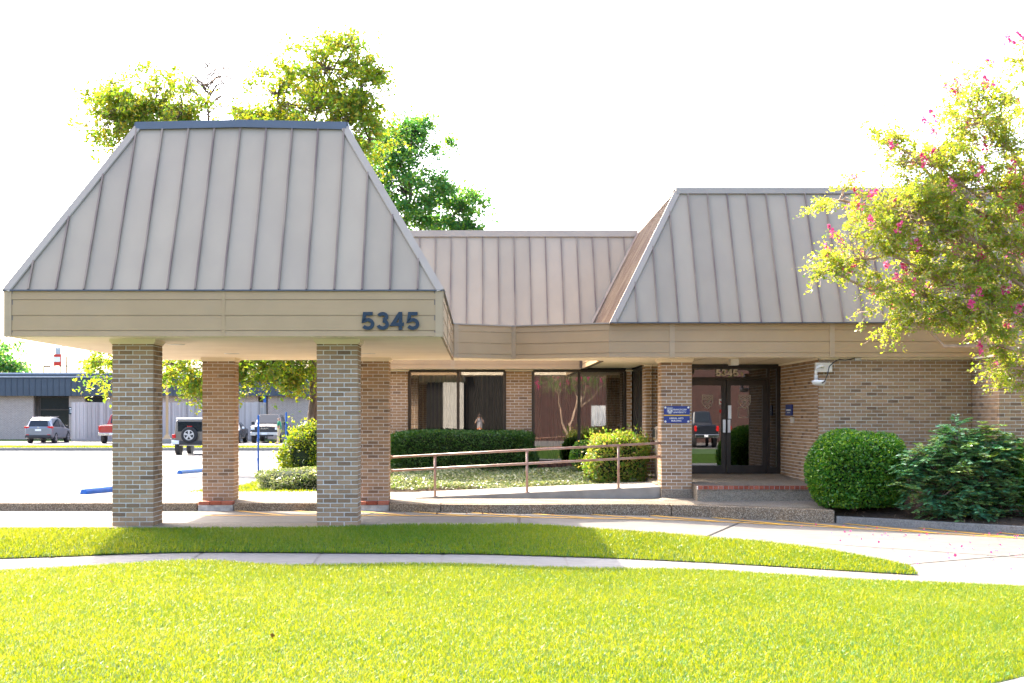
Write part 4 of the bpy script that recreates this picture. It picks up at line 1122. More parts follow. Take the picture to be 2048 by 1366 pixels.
def tubes(name, items, mat, parent, smooth=True):
    mb = MB()
    for path, rad, n in items: mb.tube(path, rad, n, cap=False)
    return mk(name, mb, mat, parent, smooth=smooth)

def curve(a, b, k=5, sag=0.0, jit=0.1):
    a, b = Vector(a), Vector(b); L = (b - a).length; out = []
    for i in range(k + 1):
        t = i / k; p = a.lerp(b, t)
        p.z += sag * L * math.sin(math.pi * t)
        if 0 < i < k: p += Vector((random.gauss(0, jit), random.gauss(0, jit), random.gauss(0, jit))) * L * 0.35
        out.append(p)
    return out

def tree(name, base, fork, lobes, leaf, lsize, bark, label, trunk_r, per=110, clump_r=0.33, droop=0.3, group=None, flowers=None, sag=0.06, multi=None, twig_r=0.012, bend=0.1, gap=-0.75):
    t = root(name, base, label, 'tree', group)
    stems = multi or [fork]
    paths = []; mb = MB()
    for f in stems:
        pth = curve(base, f, 6, 0.0, bend); pth[0] = Vector(base) - Vector((0, 0, 0.15))
        rr = [trunk_r * (1.25 if i == 0 else 1 - 0.42 * i / 6) for i in range(7)]
        mb.tube(pth, rr, 10); paths.append((Vector(f), rr[-1]))
    mk('trunk', mb, bark, t, smooth=True)
    items = []; pts = []; fl = []
    for lb in lobes:
        c = Vector(lb[:3]); r = lb[3:6]; n = lb[6]
        f, r0 = min(paths, key=lambda q: (q[0] - c).length)
        limb = curve(f, c, 6, sag, 0.09); items.append((limb, [r0 * 0.75 * (1 - 0.8 * i / 6) + 0.012 for i in range(7)], 6))
        for _ in range(n):
            v = rng.normal(size=3); v /= np.linalg.norm(v); rad = rng.random() ** 0.42 * rng.choice([1.0, 1.0, 1.0, 1.25])
            p = Vector((c.x + v[0] * r[0] * rad, c.y + v[1] * r[1] * rad, c.z + v[2] * r[2] * rad))
            s = min(limb[1:], key=lambda q: (q - p).length + 0.15 * abs(q.z - p.z) + (0.5 if q.z > p.z + 0.3 else 0))
            tw = curve(s, p, 4, 0.05, 0.12); items.append((tw, [0.028, 0.02, 0.014, 0.009, 0.005] if twig_r > 0.01 else [0.016, 0.012, 0.009, 0.006, 0.004], 4))
            ns = 7; m = max(3, int(per * rng.uniform(0.6, 1.3) / ns))
            for q_ in range(ns):
                dv = rng.normal(size=3) + v * 0.7; dv[2] = dv[2] * 0.7 - droop * 0.6; dv /= np.linalg.norm(dv)
                Ls = clump_r * rng.uniform(0.8, 2.0); o_ = np.array(p)
                e1 = o_ + dv * Ls * 0.55 + np.array([0, 0, 0.04]); e2 = o_ + dv * Ls + np.array([0, 0, -droop * Ls * 0.5])
                items.append(([Vector(o_), Vector(e1), Vector(e2)], [0.006, 0.004, 0.002], 3))
                w = rng.uniform(0.1, 1.04, m)[:, None]
                g = np.where(w < .55, o_ + (e1 - o_) * w / .55, e1 + (e2 - e1) * (w - .55) / .45)
                pts.append(g + rng.normal(size=(m, 3)) * lsize * 0.55)
                if flowers and rad > 0.6 and dv[2] > -0.2 and rng.random() < flowers[0]:
                    k = flowers[1]; w = rng.random(k)[:, None]; ax = dv * 0.6 + np.array([0, 0, 0.6])
                    fl.append(e2 + ax * 0.2 * w + rng.normal(size=(k, 3)) * 0.045 * (1.15 - w))
    tubes('branches', items, bark, t)
    P = np.concatenate(pts)
    w = 2 * np.pi / (clump_r * 4.2); ph = rng.random(6) * 6
    f = np.sin(P[:, 0] * w + ph[0] + np.sin(P[:, 2] * w * .6)) * np.sin(P[:, 1] * w * .8 + ph[1]) + np.sin(P[:, 2] * w * 1.15 + ph[2] + P[:, 0] * w * .5) * 0.8 + rng.normal(0, 0.35, len(P))
    P = P[f > gap]
    leaf_cloud('crown', P, lsize, leaf, t, droop=droop)
    if fl: leaf_cloud('blossom', np.concatenate(fl), 0.055, L_PINK, t, aspect=0.9)
    return t

# tall birch behind the drive-through canopy, with a dead, bare leader
bd = 44.0
def lobe(px, py, rx, ry, n, d=bd, dy=0.0, rd=None):
    x, y, z = AT(px, py, d + dy); s = d / F
    return (x, y, z, rx * s, (rd or (rx + ry) / 2 * s), ry * s, n)
tree('birch_tree', (-5.1, bd, -0.02), (-5.15, bd + 0.1, 4.2),
     [lobe(300, 212, 95, 62, 58), lobe(235, 232, 70, 62, 44), lobe(340, 250, 80, 45, 30), lobe(555, 190, 75, 72, 34), lobe(650, 140, 85, 66, 42), lobe(715, 190, 66, 78, 34), lobe(500, 235, 60, 50, 22), lobe(620, 220, 120, 60, 30), lobe(690, 95, 45, 26, 10), lobe(740, 280, 50, 60, 16),
      lobe(270, 735, 95, 40, 30, 43.0), lobe(430, 735, 90, 44, 46, 43.2), lobe(545, 728, 85, 48, 60, 43.0), lobe(610, 700, 70, 60, 22, 44), lobe(400, 400, 150, 120, 20), lobe(650, 400, 120, 120, 18),
      lobe(185, 725, 22, 30, 4, 42.5), lobe(425, 765, 40, 22, 10, 42.5)],
     L_BIRCH, 0.125, M_BARK, 'tall yellow-green birch rising behind the drive-through canopy', 0.19, per=130, clump_r=0.42, droop=0.5, bend=0.015)
tree('elm_tree', (-2.2, 52.0, -0.1), (-2.6, 52.0, 4.5),
     [lobe(800, 330, 78, 85, 44, 52), lobe(825, 268, 55, 36, 18, 52), lobe(850, 410, 80, 65, 44, 52), lobe(780, 420, 60, 70, 24, 52), lobe(900, 440, 55, 34, 16, 52), lobe(925, 395, 34, 22, 7, 52), lobe(960, 455, 30, 12, 6, 52), lobe(750, 300, 45, 50, 14, 52)],
     L_ELM, 0.14, M_BARK, 'dense mid-green elm showing above the low roof right of the birch', 0.24, per=130, clump_r=0.42, droop=0.4)
tree('oak_tree', (-43.5, 118.0, -0.2), (-43.2, 118, 4.0),
     [lobe(-20, 725, 55, 45, 40, 118), lobe(15, 735, 30, 24, 16, 118), lobe(-80, 715, 60, 55, 40, 118)],
     L_ELM, 0.30, M_BARK, 'distant broad green tree beyond the navy and brick building', 0.35, per=90, clump_r=0.8)
# the bare birch top
dead = root('dead_leader', (-8.1, 44.2, -0.1), 'bare leafless birch stem with fine drooping twigs above the canopy roof', 'tree')
top = AT(410, 118, 44.2); it = [(curve((-8.1, 44.2, -0.15), AT(417, 240, 44.2), 6, 0, 0.02) + curve(AT(417, 240, 44.2), top, 4, 0, 0.03)[1:], [0.10, .09, .08, .07, .06, .05, .035, .026, .018, .012, .006], 6)]
for k in range(26):
    z0 = random.uniform(130, 235); s = Vector(AT(415 + random.uniform(-3, 3), z0, 44.2)); sg = random.choice((-1, 1))
    ex = random.uniform(25, 70); e_ = Vector(AT(413 + sg * ex, z0 - random.uniform(5, 40), 44.2 + random.uniform(-.6, .6)))
    c_ = curve(s, e_, 4, 0.18, 0.06); it.append((c_, [.026, .021, .017, .013, .010], 4))
    for j in range(5):
        p = c_[random.choice((2, 3, 4))]; it.append((curve(p, p + Vector((sg * random.uniform(.0, .3), 0, -random.uniform(.2, .6))), 3, 0.05, 0.08), [.011, .009, .008, .007], 3))
for k in range(22):
    s = Vector(AT(215 + random.uniform(-40, 20), 232 + random.uniform(-6, 10), 44.2)); it.append((curve(s, s + Vector((random.uniform(-.4, .1), random.uniform(-.3, .3), -random.uniform(.3, 1.0))), 3, .05, .07), [.011, .009, .008, .007], 3))
it.append((curve(AT(255, 225, 44.2), AT(145, 240, 44.2), 5, 0.1, .05), [.02, .016, .012, .009, .006, .004], 4))
it.append((curve(AT(260, 350, 44.2), AT(180, 310, 44.2), 4, -0.1, .05), [.03, .022, .016, .012, .008], 5))
it.append((curve(AT(205, 325, 44.2), AT(200, 313, 44.2), 2, -0.1, .05), [.014, .01, .007], 4))
tubes('stem', it, M_TWIG, dead)

# crape myrtle at the right, trunk beyond the frame
md = 23.6
tree('crape_myrtle', (11.1, 24.0, -0.15), (11.0, 24.0, 1.6),
     [lobe(1960, 240, 80, 90, 42, md), lobe(1870, 330, 75, 60, 32, md), lobe(1990, 380, 90, 80, 48, md), lobe(1840, 420, 100, 50, 36, md), lobe(1930, 500, 120, 80, 66, md), lobe(1760, 450, 85, 40, 20, md),
      lobe(1730, 520, 85, 38, 24, md), lobe(1850, 590, 120, 55, 46, md), lobe(1990, 610, 100, 70, 52, md), lobe(1780, 285, 35, 30, 7, md), lobe(2120, 300, 110, 130, 60, md), lobe(2170, 500, 130, 130, 70, md), lobe(2100, 130, 60, 80, 22, md),
      lobe(2020, 735, 42, 32, 14, md), lobe(1800, 655, 40, 28, 8, md), lobe(2100, 680, 70, 60, 22, md), lobe(1680, 400, 40, 25, 5, md), lobe(1660, 540, 28, 12, 4, md)],
     L_MYRT, 0.062, M_BARKM, 'crape myrtle with bright yellow-green leaves and pink blossom at the end of the building', 0.085, per=165, clump_r=0.24, droop=0.05, flowers=(0.07, 34), sag=0.04,
     multi=[(10.4, 23.6, 2.9), (10.9, 23.9, 3.4), (11.5, 24.4, 3.2), (10.2, 23.4, 2.2)], twig_r=0.009)

def shell_points(c, r, n, p=2.5, lo=0.82, lump=0.06, zcut=None):
    out = []; c = np.array(c); r = np.array(r); tot = 0
    ph = rng.random(6) * 6
    while tot < n:
        q = rng.uniform(-1.12, 1.12, size=(n * 3, 3))
        f = (np.abs(q) ** p).sum(1) ** (1 / p)
        lim = 1 + lump * (np.sin(q[:, 0] * 5 + ph[0]) * np.sin(q[:, 2] * 4 + ph[1]) + np.sin(q[:, 1] * 6 + ph[2]) * 0.6)
        k = (f < lim) & (f > lo * lim)
        q = q[k] * r + c
        if zcut is not None: q = q[q[:, 2] > zcut]
        out.append(q); tot += len(q)
    return np.concatenate(out)[:n]

def shrub(name, c, r, n, lsize, mat, label, p=2.5, lo=0.80, lump=0.06, zg=None, cat='shrub', group=None, core=0.84, stems=6, aspect=0.6, tall=0.0):
    base = (c[0], c[1], zg if zg is not None else c[2] - r[2])
    s = root(name, base, label, cat, group)
    P = shell_points(c, r, n, p, lo, lump, base[2] + 0.02)
    if tall:
        k = int(len(P) * 0.12); idx = rng.choice(len(P), k); Q = P[idx].copy(); Q += (Q - np.array(c)) * rng.uniform(0, tall, (k, 1)); P = np.concatenate([P, Q])
    leaf_cloud('foliage', P, lsize, mat, s, aspect=aspect, outward=(P - np.array(c)) / np.array(r) * 0.8)
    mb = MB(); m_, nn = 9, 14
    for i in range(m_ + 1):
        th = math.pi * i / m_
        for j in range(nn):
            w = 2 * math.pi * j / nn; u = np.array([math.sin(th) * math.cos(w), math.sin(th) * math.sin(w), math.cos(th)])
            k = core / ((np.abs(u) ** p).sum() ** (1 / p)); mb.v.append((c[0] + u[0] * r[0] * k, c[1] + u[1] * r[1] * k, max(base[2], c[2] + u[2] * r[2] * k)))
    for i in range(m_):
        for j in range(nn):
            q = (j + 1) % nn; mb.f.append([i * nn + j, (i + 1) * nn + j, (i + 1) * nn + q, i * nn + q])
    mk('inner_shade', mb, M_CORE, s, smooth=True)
    it = []
    for k in range(stems):
        a_ = random.uniform(0, 6.28); it.append((curve((c[0] + .08 * math.cos(a_), c[1] + .08 * math.sin(a_), base[2] - 0.05), (c[0] + r[0] * .6 * math.cos(a_), c[1] + r[1] * .6 * math.sin(a_), c[2]), 3, 0, .08), [.02, .016, .012, .008], 5))
    tubes('stem', it, M_TWIG, s)
    return s

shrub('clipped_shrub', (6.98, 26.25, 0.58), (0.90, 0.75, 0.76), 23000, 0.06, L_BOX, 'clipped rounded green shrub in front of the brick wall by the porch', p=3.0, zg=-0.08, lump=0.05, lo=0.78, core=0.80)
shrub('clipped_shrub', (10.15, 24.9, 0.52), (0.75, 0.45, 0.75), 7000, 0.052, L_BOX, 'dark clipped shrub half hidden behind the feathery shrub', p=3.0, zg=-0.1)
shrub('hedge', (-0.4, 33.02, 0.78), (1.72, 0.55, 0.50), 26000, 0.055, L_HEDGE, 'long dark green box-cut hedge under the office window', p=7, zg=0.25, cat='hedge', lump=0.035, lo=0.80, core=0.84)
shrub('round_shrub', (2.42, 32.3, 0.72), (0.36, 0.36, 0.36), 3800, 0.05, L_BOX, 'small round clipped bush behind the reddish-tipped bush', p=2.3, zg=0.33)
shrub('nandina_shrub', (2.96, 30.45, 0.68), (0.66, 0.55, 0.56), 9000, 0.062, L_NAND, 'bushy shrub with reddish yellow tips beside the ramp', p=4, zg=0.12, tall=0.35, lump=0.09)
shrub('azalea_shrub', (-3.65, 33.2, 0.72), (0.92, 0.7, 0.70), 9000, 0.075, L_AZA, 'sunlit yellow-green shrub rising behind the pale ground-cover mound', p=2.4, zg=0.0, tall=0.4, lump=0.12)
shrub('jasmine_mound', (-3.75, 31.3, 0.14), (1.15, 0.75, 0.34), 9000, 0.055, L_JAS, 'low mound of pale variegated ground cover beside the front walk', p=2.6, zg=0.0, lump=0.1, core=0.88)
# sparse outer wisps of the azalea
mb = None
# ground cover between hedge and ramp: nobody could count it
n = 26000
q = np.stack([rng.uniform(-2.2, 3.3, n), rng.uniform(29.8, 33.0, n)], 1)
z = np.array([bed_z(a, b) for a, b in q]) + 0.02 + rng.random(n) * (0.09 + 0.05 * np.sin(q[:, 0] * 3.1) * np.sin(q[:, 1] * 2.7))
gc = leaf_cloud('ground_cover', np.stack([q[:, 0], q[:, 1], z], 1), 0.06, L_JAS, None, up=0.6)
tag(gc, 'low pale-leaved ground cover spread between the hedge and the ramp', 'ground cover', kind='stuff')

# mahonia: arching stems with pinnate leaves
def mahonia(name, c, nst, label, spread, hmax, seed, front=False):
    s = root(name, c, label, 'shrub'); it = []; P = []; D = []; RN = []
    for k in range(nst):
        a_ = random.uniform(0, 6.28); rr = spread * math.sqrt(random.random())
        e_ = Vector((c[0] + rr * math.cos(a_) * 1.0, c[1] + rr * math.sin(a_) * 0.42, c[2] + hmax * random.uniform(0.35, 1.0) * (1 - 0.35 * (rr / spread) ** 2)))
        st = curve(Vector(c) + Vector((random.gauss(0, spread * .35), random.gauss(0, .12), 0)), e_, 4, 0.02, 0.08)
        it.append((st, [.016, .014, .011, .008, .006], 5))
        base_r = random.random()
        for j in range(13):
            w = random.uniform(0, 6.28); dr = Vector((math.cos(w), math.sin(w) * 0.8 - 0.35, random.uniform(-0.15, 0.75))).normalized()
            L_ = random.uniform(0.28, 0.46); o_ = (e_ if j < 8 else st[3].lerp(st[1], (j - 8) / 5)) + Vector((random.gauss(0, .05), random.gauss(0, .05), -j * 0.03))
            sd = dr.cross(Vector((0, 0, 1))).normalized()
            for m in range(8):
                t_ = (m + 1.2) / 9; p = o_ + dr * L_ * t_ + Vector((0, 0, -0.30 * L_ * t_ * t_))
                for sg in (-1, 1):
                    P.append(p + sd * sg * 0.042); D.append(sd * sg + dr * 0.6 + Vector((0, 0, -0.15))); RN.append(min(1, max(0, 0.62 * base_r + random.random() * 0.38)))
            it.append(([o_, o_ + dr * L_ * .5 + Vector((0, 0, -.075 * L_)), o_ + dr * L_ + Vector((0, 0, -.3 * L_))], [.004, .003, .002], 3))
    tubes('stem', it, M_TWIG, s)
    P = np.array(P); D = np.array(D); n = len(P)
    d = D / np.linalg.norm(D, axis=1, keepdims=True) + rng.normal(size=(n, 3)) * 0.12
    u = np.tile(np.array([0, 0, 1.0]), (n, 1)) + rng.normal(size=(n, 3)) * 0.3
    r_ = np.cross(d, u); r_ /= np.linalg.norm(r_, axis=1, keepdims=True); nn = np.cross(r_, d)
    sz = (0.085 + 0.04 * rng.random(n))[:, None]
    V = np.stack([P - d * sz * .5, P - r_ * sz * .24 + nn * sz * .06, P + d * sz * .5, P + r_ * sz * .24 + nn * sz * .06], 1).reshape(-1, 3)
    np_mesh('foliage', V, np.arange(n * 4), np.arange(0, n * 4, 4), L_MAHO, s, rnd=np.array(RN))
    return s
mahonia('mahonia_shrub', (8.75, 25.3, 0.0), 150, 'large feathery mahonia with glossy divided leaves beside the clipped shrub', 1.25, 1.55, 3)

# grass
def blades(name, pts, hmin, hmax, wid, lean, label):
    n = len(pts); P = np.asarray(pts)
    h = rng.uniform(hmin, hmax, n)[:, None]; a = rng.uniform(0, 2 * np.pi, n)
    side = np.stack([np.cos(a), np.sin(a), np.zeros(n)], 1); ln = rng.uniform(0, 2 * np.pi, n)
    ld = np.stack([np.cos(ln), np.sin(ln), np.zeros(n)], 1) * (rng.random(n)[:, None] * lean + 0.1) * h
    up = np.array([[0, 0, 1.0]]); w = wid * rng.uniform(0.6, 1.2, n)[:, None]
    v0 = P - side * w; v1 = P + side * w; m = P + up * h * 0.55 + ld * 0.3
    v2 = m - side * w * 0.8; v3 = m + side * w * 0.8; v4 = P + up * h * 0.92 + ld
    V = np.stack([v0, v1, v2, v3, v4], 1).reshape(-1, 3)
    loops = (np.arange(n)[:, None] * 5 + np.array([0, 1, 3, 2, 2, 3, 4])).ravel()
    st = (np.arange(n)[:, None] * 7 + np.array([0, 4])).ravel()
    rn = np.clip(0.47 + 0.08 * np.sin(P[:, 0] * 1.7) * np.sin(P[:, 1] * 2.3) + rng.normal(0, 0.22, n), 0, 1)
    o = np_mesh(name, V, loops, st, L_GRASS, None, rnd=np.repeat(rn, 2))
    return tag(o, label, 'grass', kind='stuff')
def lawn_points(n):
    t = rng.random(n * 2) ** 1.05; x = rng.uniform(-7.2, 7.6, n * 2)
    out = []
    for xx, tt in zip(x, t):
        p = lawn_pt(xx, tt)
        if -0.345 * p[1] - 0.4 < p[0] < 0.39 * p[1] + 0.4: out.append(p)
        if len(out) >= n: break
    return out
blades('lawn_grass', lawn_points(320000), 0.022, 0.05, 0.0036, 1.1, 'bright sunlit mown lawn between the street and the sidewalk')
def strip_points(n):
    out = []
    while len(out) < n:
        x = random.uniform(-7.4, 5.3); t = random.random() * 1.02 - 0.02; y0, y1 = lerp_at(SWB, x), lerp_at(STRB, x)
        if y1 - y0 < 0.05 or random.random() > (y1 - y0) / 2.2: continue
        out.append((x, y0 + (y1 - y0) * t, strip_z(x, t)))
    return out
blades('lawn_grass', strip_points(85000), 0.03, 0.065, 0.0048, 0.8, 'grass strip between the sidewalk and the drive, half in the canopy shadow')
n = 26000
q = []
while len(q) < n:
    x, y = random.uniform(-7.2, -3.4), random.uniform(29.6, 54)
    lim = lerp_at([(29.6, -6.2), (33.0, -5.4), (40, -5.7), (47, -6.6), (54, -7.0)], y)
    if x > lim and not (y > 30.3 and x > -4.4 and y < 34): q.append((x, y, 0.0))
blades('lawn_grass', q, 0.03, 0.08, 0.010, 0.7, 'small grassy island beside the pale ground-cover mound')
q = np.stack([rng.uniform(-32, -8, 26000), rng.uniform(82.3, 86, 26000), np.full(26000, -0.245)], 1)
blades('lawn_grass', q, 0.05, 0.10, 0.03, 0.6, 'narrow grass strip between the far kerb and the parked vehicles')
# fallen leaves, petals and mulch chips
q = np.stack([rng.uniform(6.5, 11, 900), rng.uniform(23.5, 27.2, 900)], 1); q = q[[kd(a) + 0.25 < b for a, b in q]]
z = np.array([Hd(a) + 0.10 + (0.06 - Hd(a) - 0.10) * min(1, max(0, (b - kd(a) - 0.2) / (27.4 - kd(a)))) for a, b in q]) + 0.012
lt = leaf_cloud('pine_straw', np.stack([q[:, 0], q[:, 1], z], 1), 0.13, by_random('straw', [(0.10, 0.06, 0.035), (0.20, 0.13, 0.08), (0.30, 0.21, 0.14)], attr='rnd'), None, aspect=0.12, up=2)
tag(lt, 'brown mulch straw littered under the shrubs', 'mulch', kind='stuff')
n = 170; q = np.stack([rng.uniform(5.5, 10.2, n), rng.uniform(18.0, 25.5, n)], 1); q = q[[b < kd(a) - 0.03 for a, b in q]]
z = np.array([Hd(a) + 0.012 for a, b in q])
pe = leaf_cloud('fallen_petals', np.stack([q[:, 0], q[:, 1], z], 1), 0.045, L_PINK, None, aspect=0.9, up=2)
tag(pe, 'scattered pink petals fallen on the drive and kerb', 'petals', kind='stuff')
pts = [(rng.uniform(-14, -5), rng.uniform(28, 60)) for _ in range(60)] + [(rng.uniform(-3, 6), kd(0) - rng.uniform(0.05, 0.5)) for _ in range(40)]
P = [(a, b, (-0.05 - 0.0067 * (b - 27.4) if b > 27.4 else Hd(a)) + 0.014) for a, b in pts]
P += [lawn_pt(x, t)[:2] + (lawn_pt(x, t)[2] + 0.05,) for x, t in [(-0.9, .62), (0.5, .22), (-2.7, .12), (2.2, .05), (-3.8, .7), (3.1, .4), (-1.7, .3), (1.3, .75)]]
fl = leaf_cloud('fallen_leaves', P, 0.055, by_random('dry_leaf', [(0.16, 0.06, 0.025), (0.30, 0.12, 0.04), (0.22, 0.15, 0.08)], attr='rnd'), None, up=2)
tag(fl, 'scattered dry brown leaves on the pavement and lawn', 'leaves', kind='stuff')

# ------------------------------------------------------------------ vehicles
CARGLASS = surf('car_glass', (0.006, 0.012, 0.018), 0.08, spec=0.45)
TAIL = surf('tail_lamp', (0.55, 0.012, 0.012), 0.25); HEADL = surf('head_lamp', (0.75, 0.76, 0.78), 0.12)
PLASTIC = surf('car_plastic', (0.03, 0.03, 0.032), 0.55); CHROME = surf('chrome', (0.7, 0.7, 0.72), 0.12, metal=1.0); RIM = surf('alloy_rim', (0.50, 0.50, 0.50), 0.3, metal=0.7)
PLATE = surf('plate_white', (0.7, 0.72, 0.74), 0.5)
def paint_mat(name, c, rough=0.25, metal=0.0):
    m = surf(name, c, rough, c, 3, metal=metal, spec=0.6)
    m.node_tree.nodes['Principled BSDF'].inputs['Coat Weight'].default_value = 0.3
    return m

def vehicle(name, loc, rz, paint, st, wheels, r, label, glass_side, front_glass, rear_glass, extras, group=None, wheel_w=0.23):
    """st: stations from rear (-y) to front: (y, z bottom, z belt, z top, half width, half width at top)"""
    v = root(name, loc, label, 'car' if 'pickup' not in name else 'pickup', group, rz=rz or 1e-9)
    def sec(s):
        y, zb, zl, zt, w, wt = s
        h = [(w * 0.90, zb), (w * 0.985, zb + 0.12), (w, (zb + zl) / 2), (w * 0.985, zl - 0.06), (w * 0.95, zl), (wt + 0.02, zt - 0.07), (wt - 0.05, zt - 0.012), (0.0, zt + 0.012)]
        return [Vector((x, y, z)) for x, z in h] + [Vector((-x, y, z)) for x, z in h[-2::-1]]
    S = [sec(s) for s in st]; n = len(S[0]); mb = MB()
    for q in S: mb.v += [tuple(p) for p in q]
    for i in range(len(S) - 1):
        for j in range(n - 1): mb.f.append([i * n + j, i * n + j + 1, (i + 1) * n + j + 1, (i + 1) * n + j])
        mb.f.append([i * n + n - 1, i * n, (i + 1) * n, (i + 1) * n + n - 1])
    mb.f.append(list(range(n))); mb.f.append([(len(S) - 1) * n + j for j in range(n)][::-1])
    body = mk('body', mb, paint, v, weld=True, bevel=0.025)
    def at_side(k0, f, row, sx):                     # point on side between belt (row 0) and roof (row 1)
        a, b = S[k0], S[k0 + 1]; i0, i1 = (4, 5) if sx > 0 else (n - 5, n - 6)
        lo = a[i0].lerp(b[i0], f); hi = a[i1].lerp(b[i1], f); p = lo.lerp(hi, row)
        return p + Vector((sx * 0.012, 0, 0.0))
    for (k0, f0, k1, f1) in glass_side:
        for sx in (1, -1):
            mb = MB(); mb.face(at_side(k0, f0, 0.06, sx), at_side(k1, f1, 0.06, sx), at_side(k1, f1, 0.9, sx), at_side(k0, f0, 0.9, sx)); mk('side_window', mb, CARGLASS, v)
    def screen(nm, k, up, t0=0.06, t1=0.93, zoff=0.012):
        a, b = S[k], S[k + 1]; i, j = 6, n - 7
        A = [a[i].lerp(b[i], t0), a[j].lerp(b[j], t0), a[j].lerp(b[j], t1), a[i].lerp(b[i], t1)]
        nr = (A[1] - A[0]).cross(A[2] - A[1]).normalized()
        if nr.z < 0: nr = -nr
        c_ = sum(A, Vector()) / 4
        mb = MB(); mb.face(*[Vector((p.x * 0.93, p.y, p.z)) + nr * (zoff + 0.022) for p in A]); mk(nm, mb, CARGLASS, v)
    if front_glass is not None: screen('windshield', front_glass, 1)
    if rear_glass is not None: screen('rear_window', rear_glass, -1)
    w = max(s[4] for s in st)
    for y in wheels:
        for sx in (1, -1):
            x = sx * (w - 0.10)
            mb = MB(); mb.lathe((x, y, r), [(r * 0.62, -wheel_w / 2), (r * 0.93, -wheel_w / 2), (r, -wheel_w / 2 + 0.04), (r, wheel_w / 2 - 0.04), (r * 0.93, wheel_w / 2), (r * 0.62, wheel_w / 2)], 20, 'X'); t = mk('wheel', mb, M_RUBBER, v, smooth=False)
            rim(v, t, (x + sx * (wheel_w / 2 - 0.01), y, r), r * 0.62, 'X', sx)
            mb = MB(); mb.lathe((x - sx * 0.02, y, r + 0.03), [(r * 1.16, -0.105), (r * 1.16, 0.108)], 20, 'X'); mk('wheel_arch', mb, PLASTIC, v)
    for nm, mat, boxes in extras:
        for bx in boxes:
            mb = MB(); mb.box(*bx); mk(nm, mb, mat, v, bevel=min(0.02, 0.3 * min(abs(bx[1] - bx[0]), abs(bx[3] - bx[2]), abs(bx[5] - bx[4]))))
    return v

def rim(v, t, c, r, axis, s):
    mb = MB(); mb.lathe(c, [(r * 0.86, -0.012), (r, -0.012), (r, 0.012), (r * 0.86, 0.012), (r * 0.86, -0.012)], 20, axis, False)
    mb.lathe(c, [(r * 0.2, -0.015), (r * 0.2, 0.018)], 10, axis)
    for k in range(5):
        a = 2 * math.pi * k / 5 + math.pi / 2
        u, w_ = Vector((math.cos(a), math.sin(a))), Vector((-math.sin(a), math.cos(a)))
        q = [u * r * .15 - w_ * r * .13, u * r * .9 - w_ * r * .2, u * r * .9 + w_ * r * .2, u * r * .15 + w_ * r * .13]
        P3 = [(c[0], c[1] + p.x, c[2] + p.y) if axis == 'X' else (c[0] + p.x, c[1], c[2] + p.y) for p in q]
        mb.prism(P3, (0.016 * s, 0, 0) if axis == 'X' else (0, 0.016 * s, 0))
    mk('rim', mb, RIM, t)

# silver crossover seen from behind
SUV = [(-2.33, .42, .95, .98, .83, .70), (-2.28, .36, 1.02, 1.10, .90, .74), (-2.05, .30, 1.06, 1.52, .92, .64), (-1.6, .28, 1.06, 1.70, .92, .63), (-0.2, .26, 1.02, 1.72, .92, .64), (0.45, .26, 1.0, 1.62, .92, .62),
       (1.25, .27, .98, 1.04, .91, .78), (2.0, .30, .88, .92, .88, .76), (2.30, .38, .72, .76, .78, .62)]
vehicle('parked_suv', (-29.1, 96.2, -0.21), 0, paint_mat('paint_silver_blue', (0.17, 0.18, 0.20), 0.28, 0.4), SUV, (-1.42, 1.38), 0.36, 'silver crossover car parked beside the brick wall, seen from behind', [(2, .25, 3, .95), (4, .05, 5, .2)], 5, 1,
        [('roof_rail', CHROME, [(-.62, -.58, -1.6, .2, 1.74, 1.78), (.58, .62, -1.6, .2, 1.74, 1.78)]), ('tail_lamp', TAIL, [(-.93, -.60, -2.31, -2.02, .98, 1.12), (.60, .93, -2.31, -2.02, .98, 1.12), (-.8, -.6, -2.37, -2.3, .52, .58), (.6, .8, -2.37, -2.3, .52, .58)]),
         ('number_plate', PLATE, [(-.20, .20, -2.37, -2.335, .80, .93)]), ('bumper', PLASTIC, [(-.86, .86, -2.40, -2.2, .36, .54)]), ('spoiler', PLASTIC, [(-.6, .6, -2.15, -1.95, 1.60, 1.64)]), ('badge', CHROME, [(-.06, .06, -2.33, -2.29, 1.0, 1.08)]), ('mirror', PLASTIC, [(-1.06, -.92, .72, .84, 1.02, 1.16), (.92, 1.06, .72, .84, 1.02, 1.16)])])
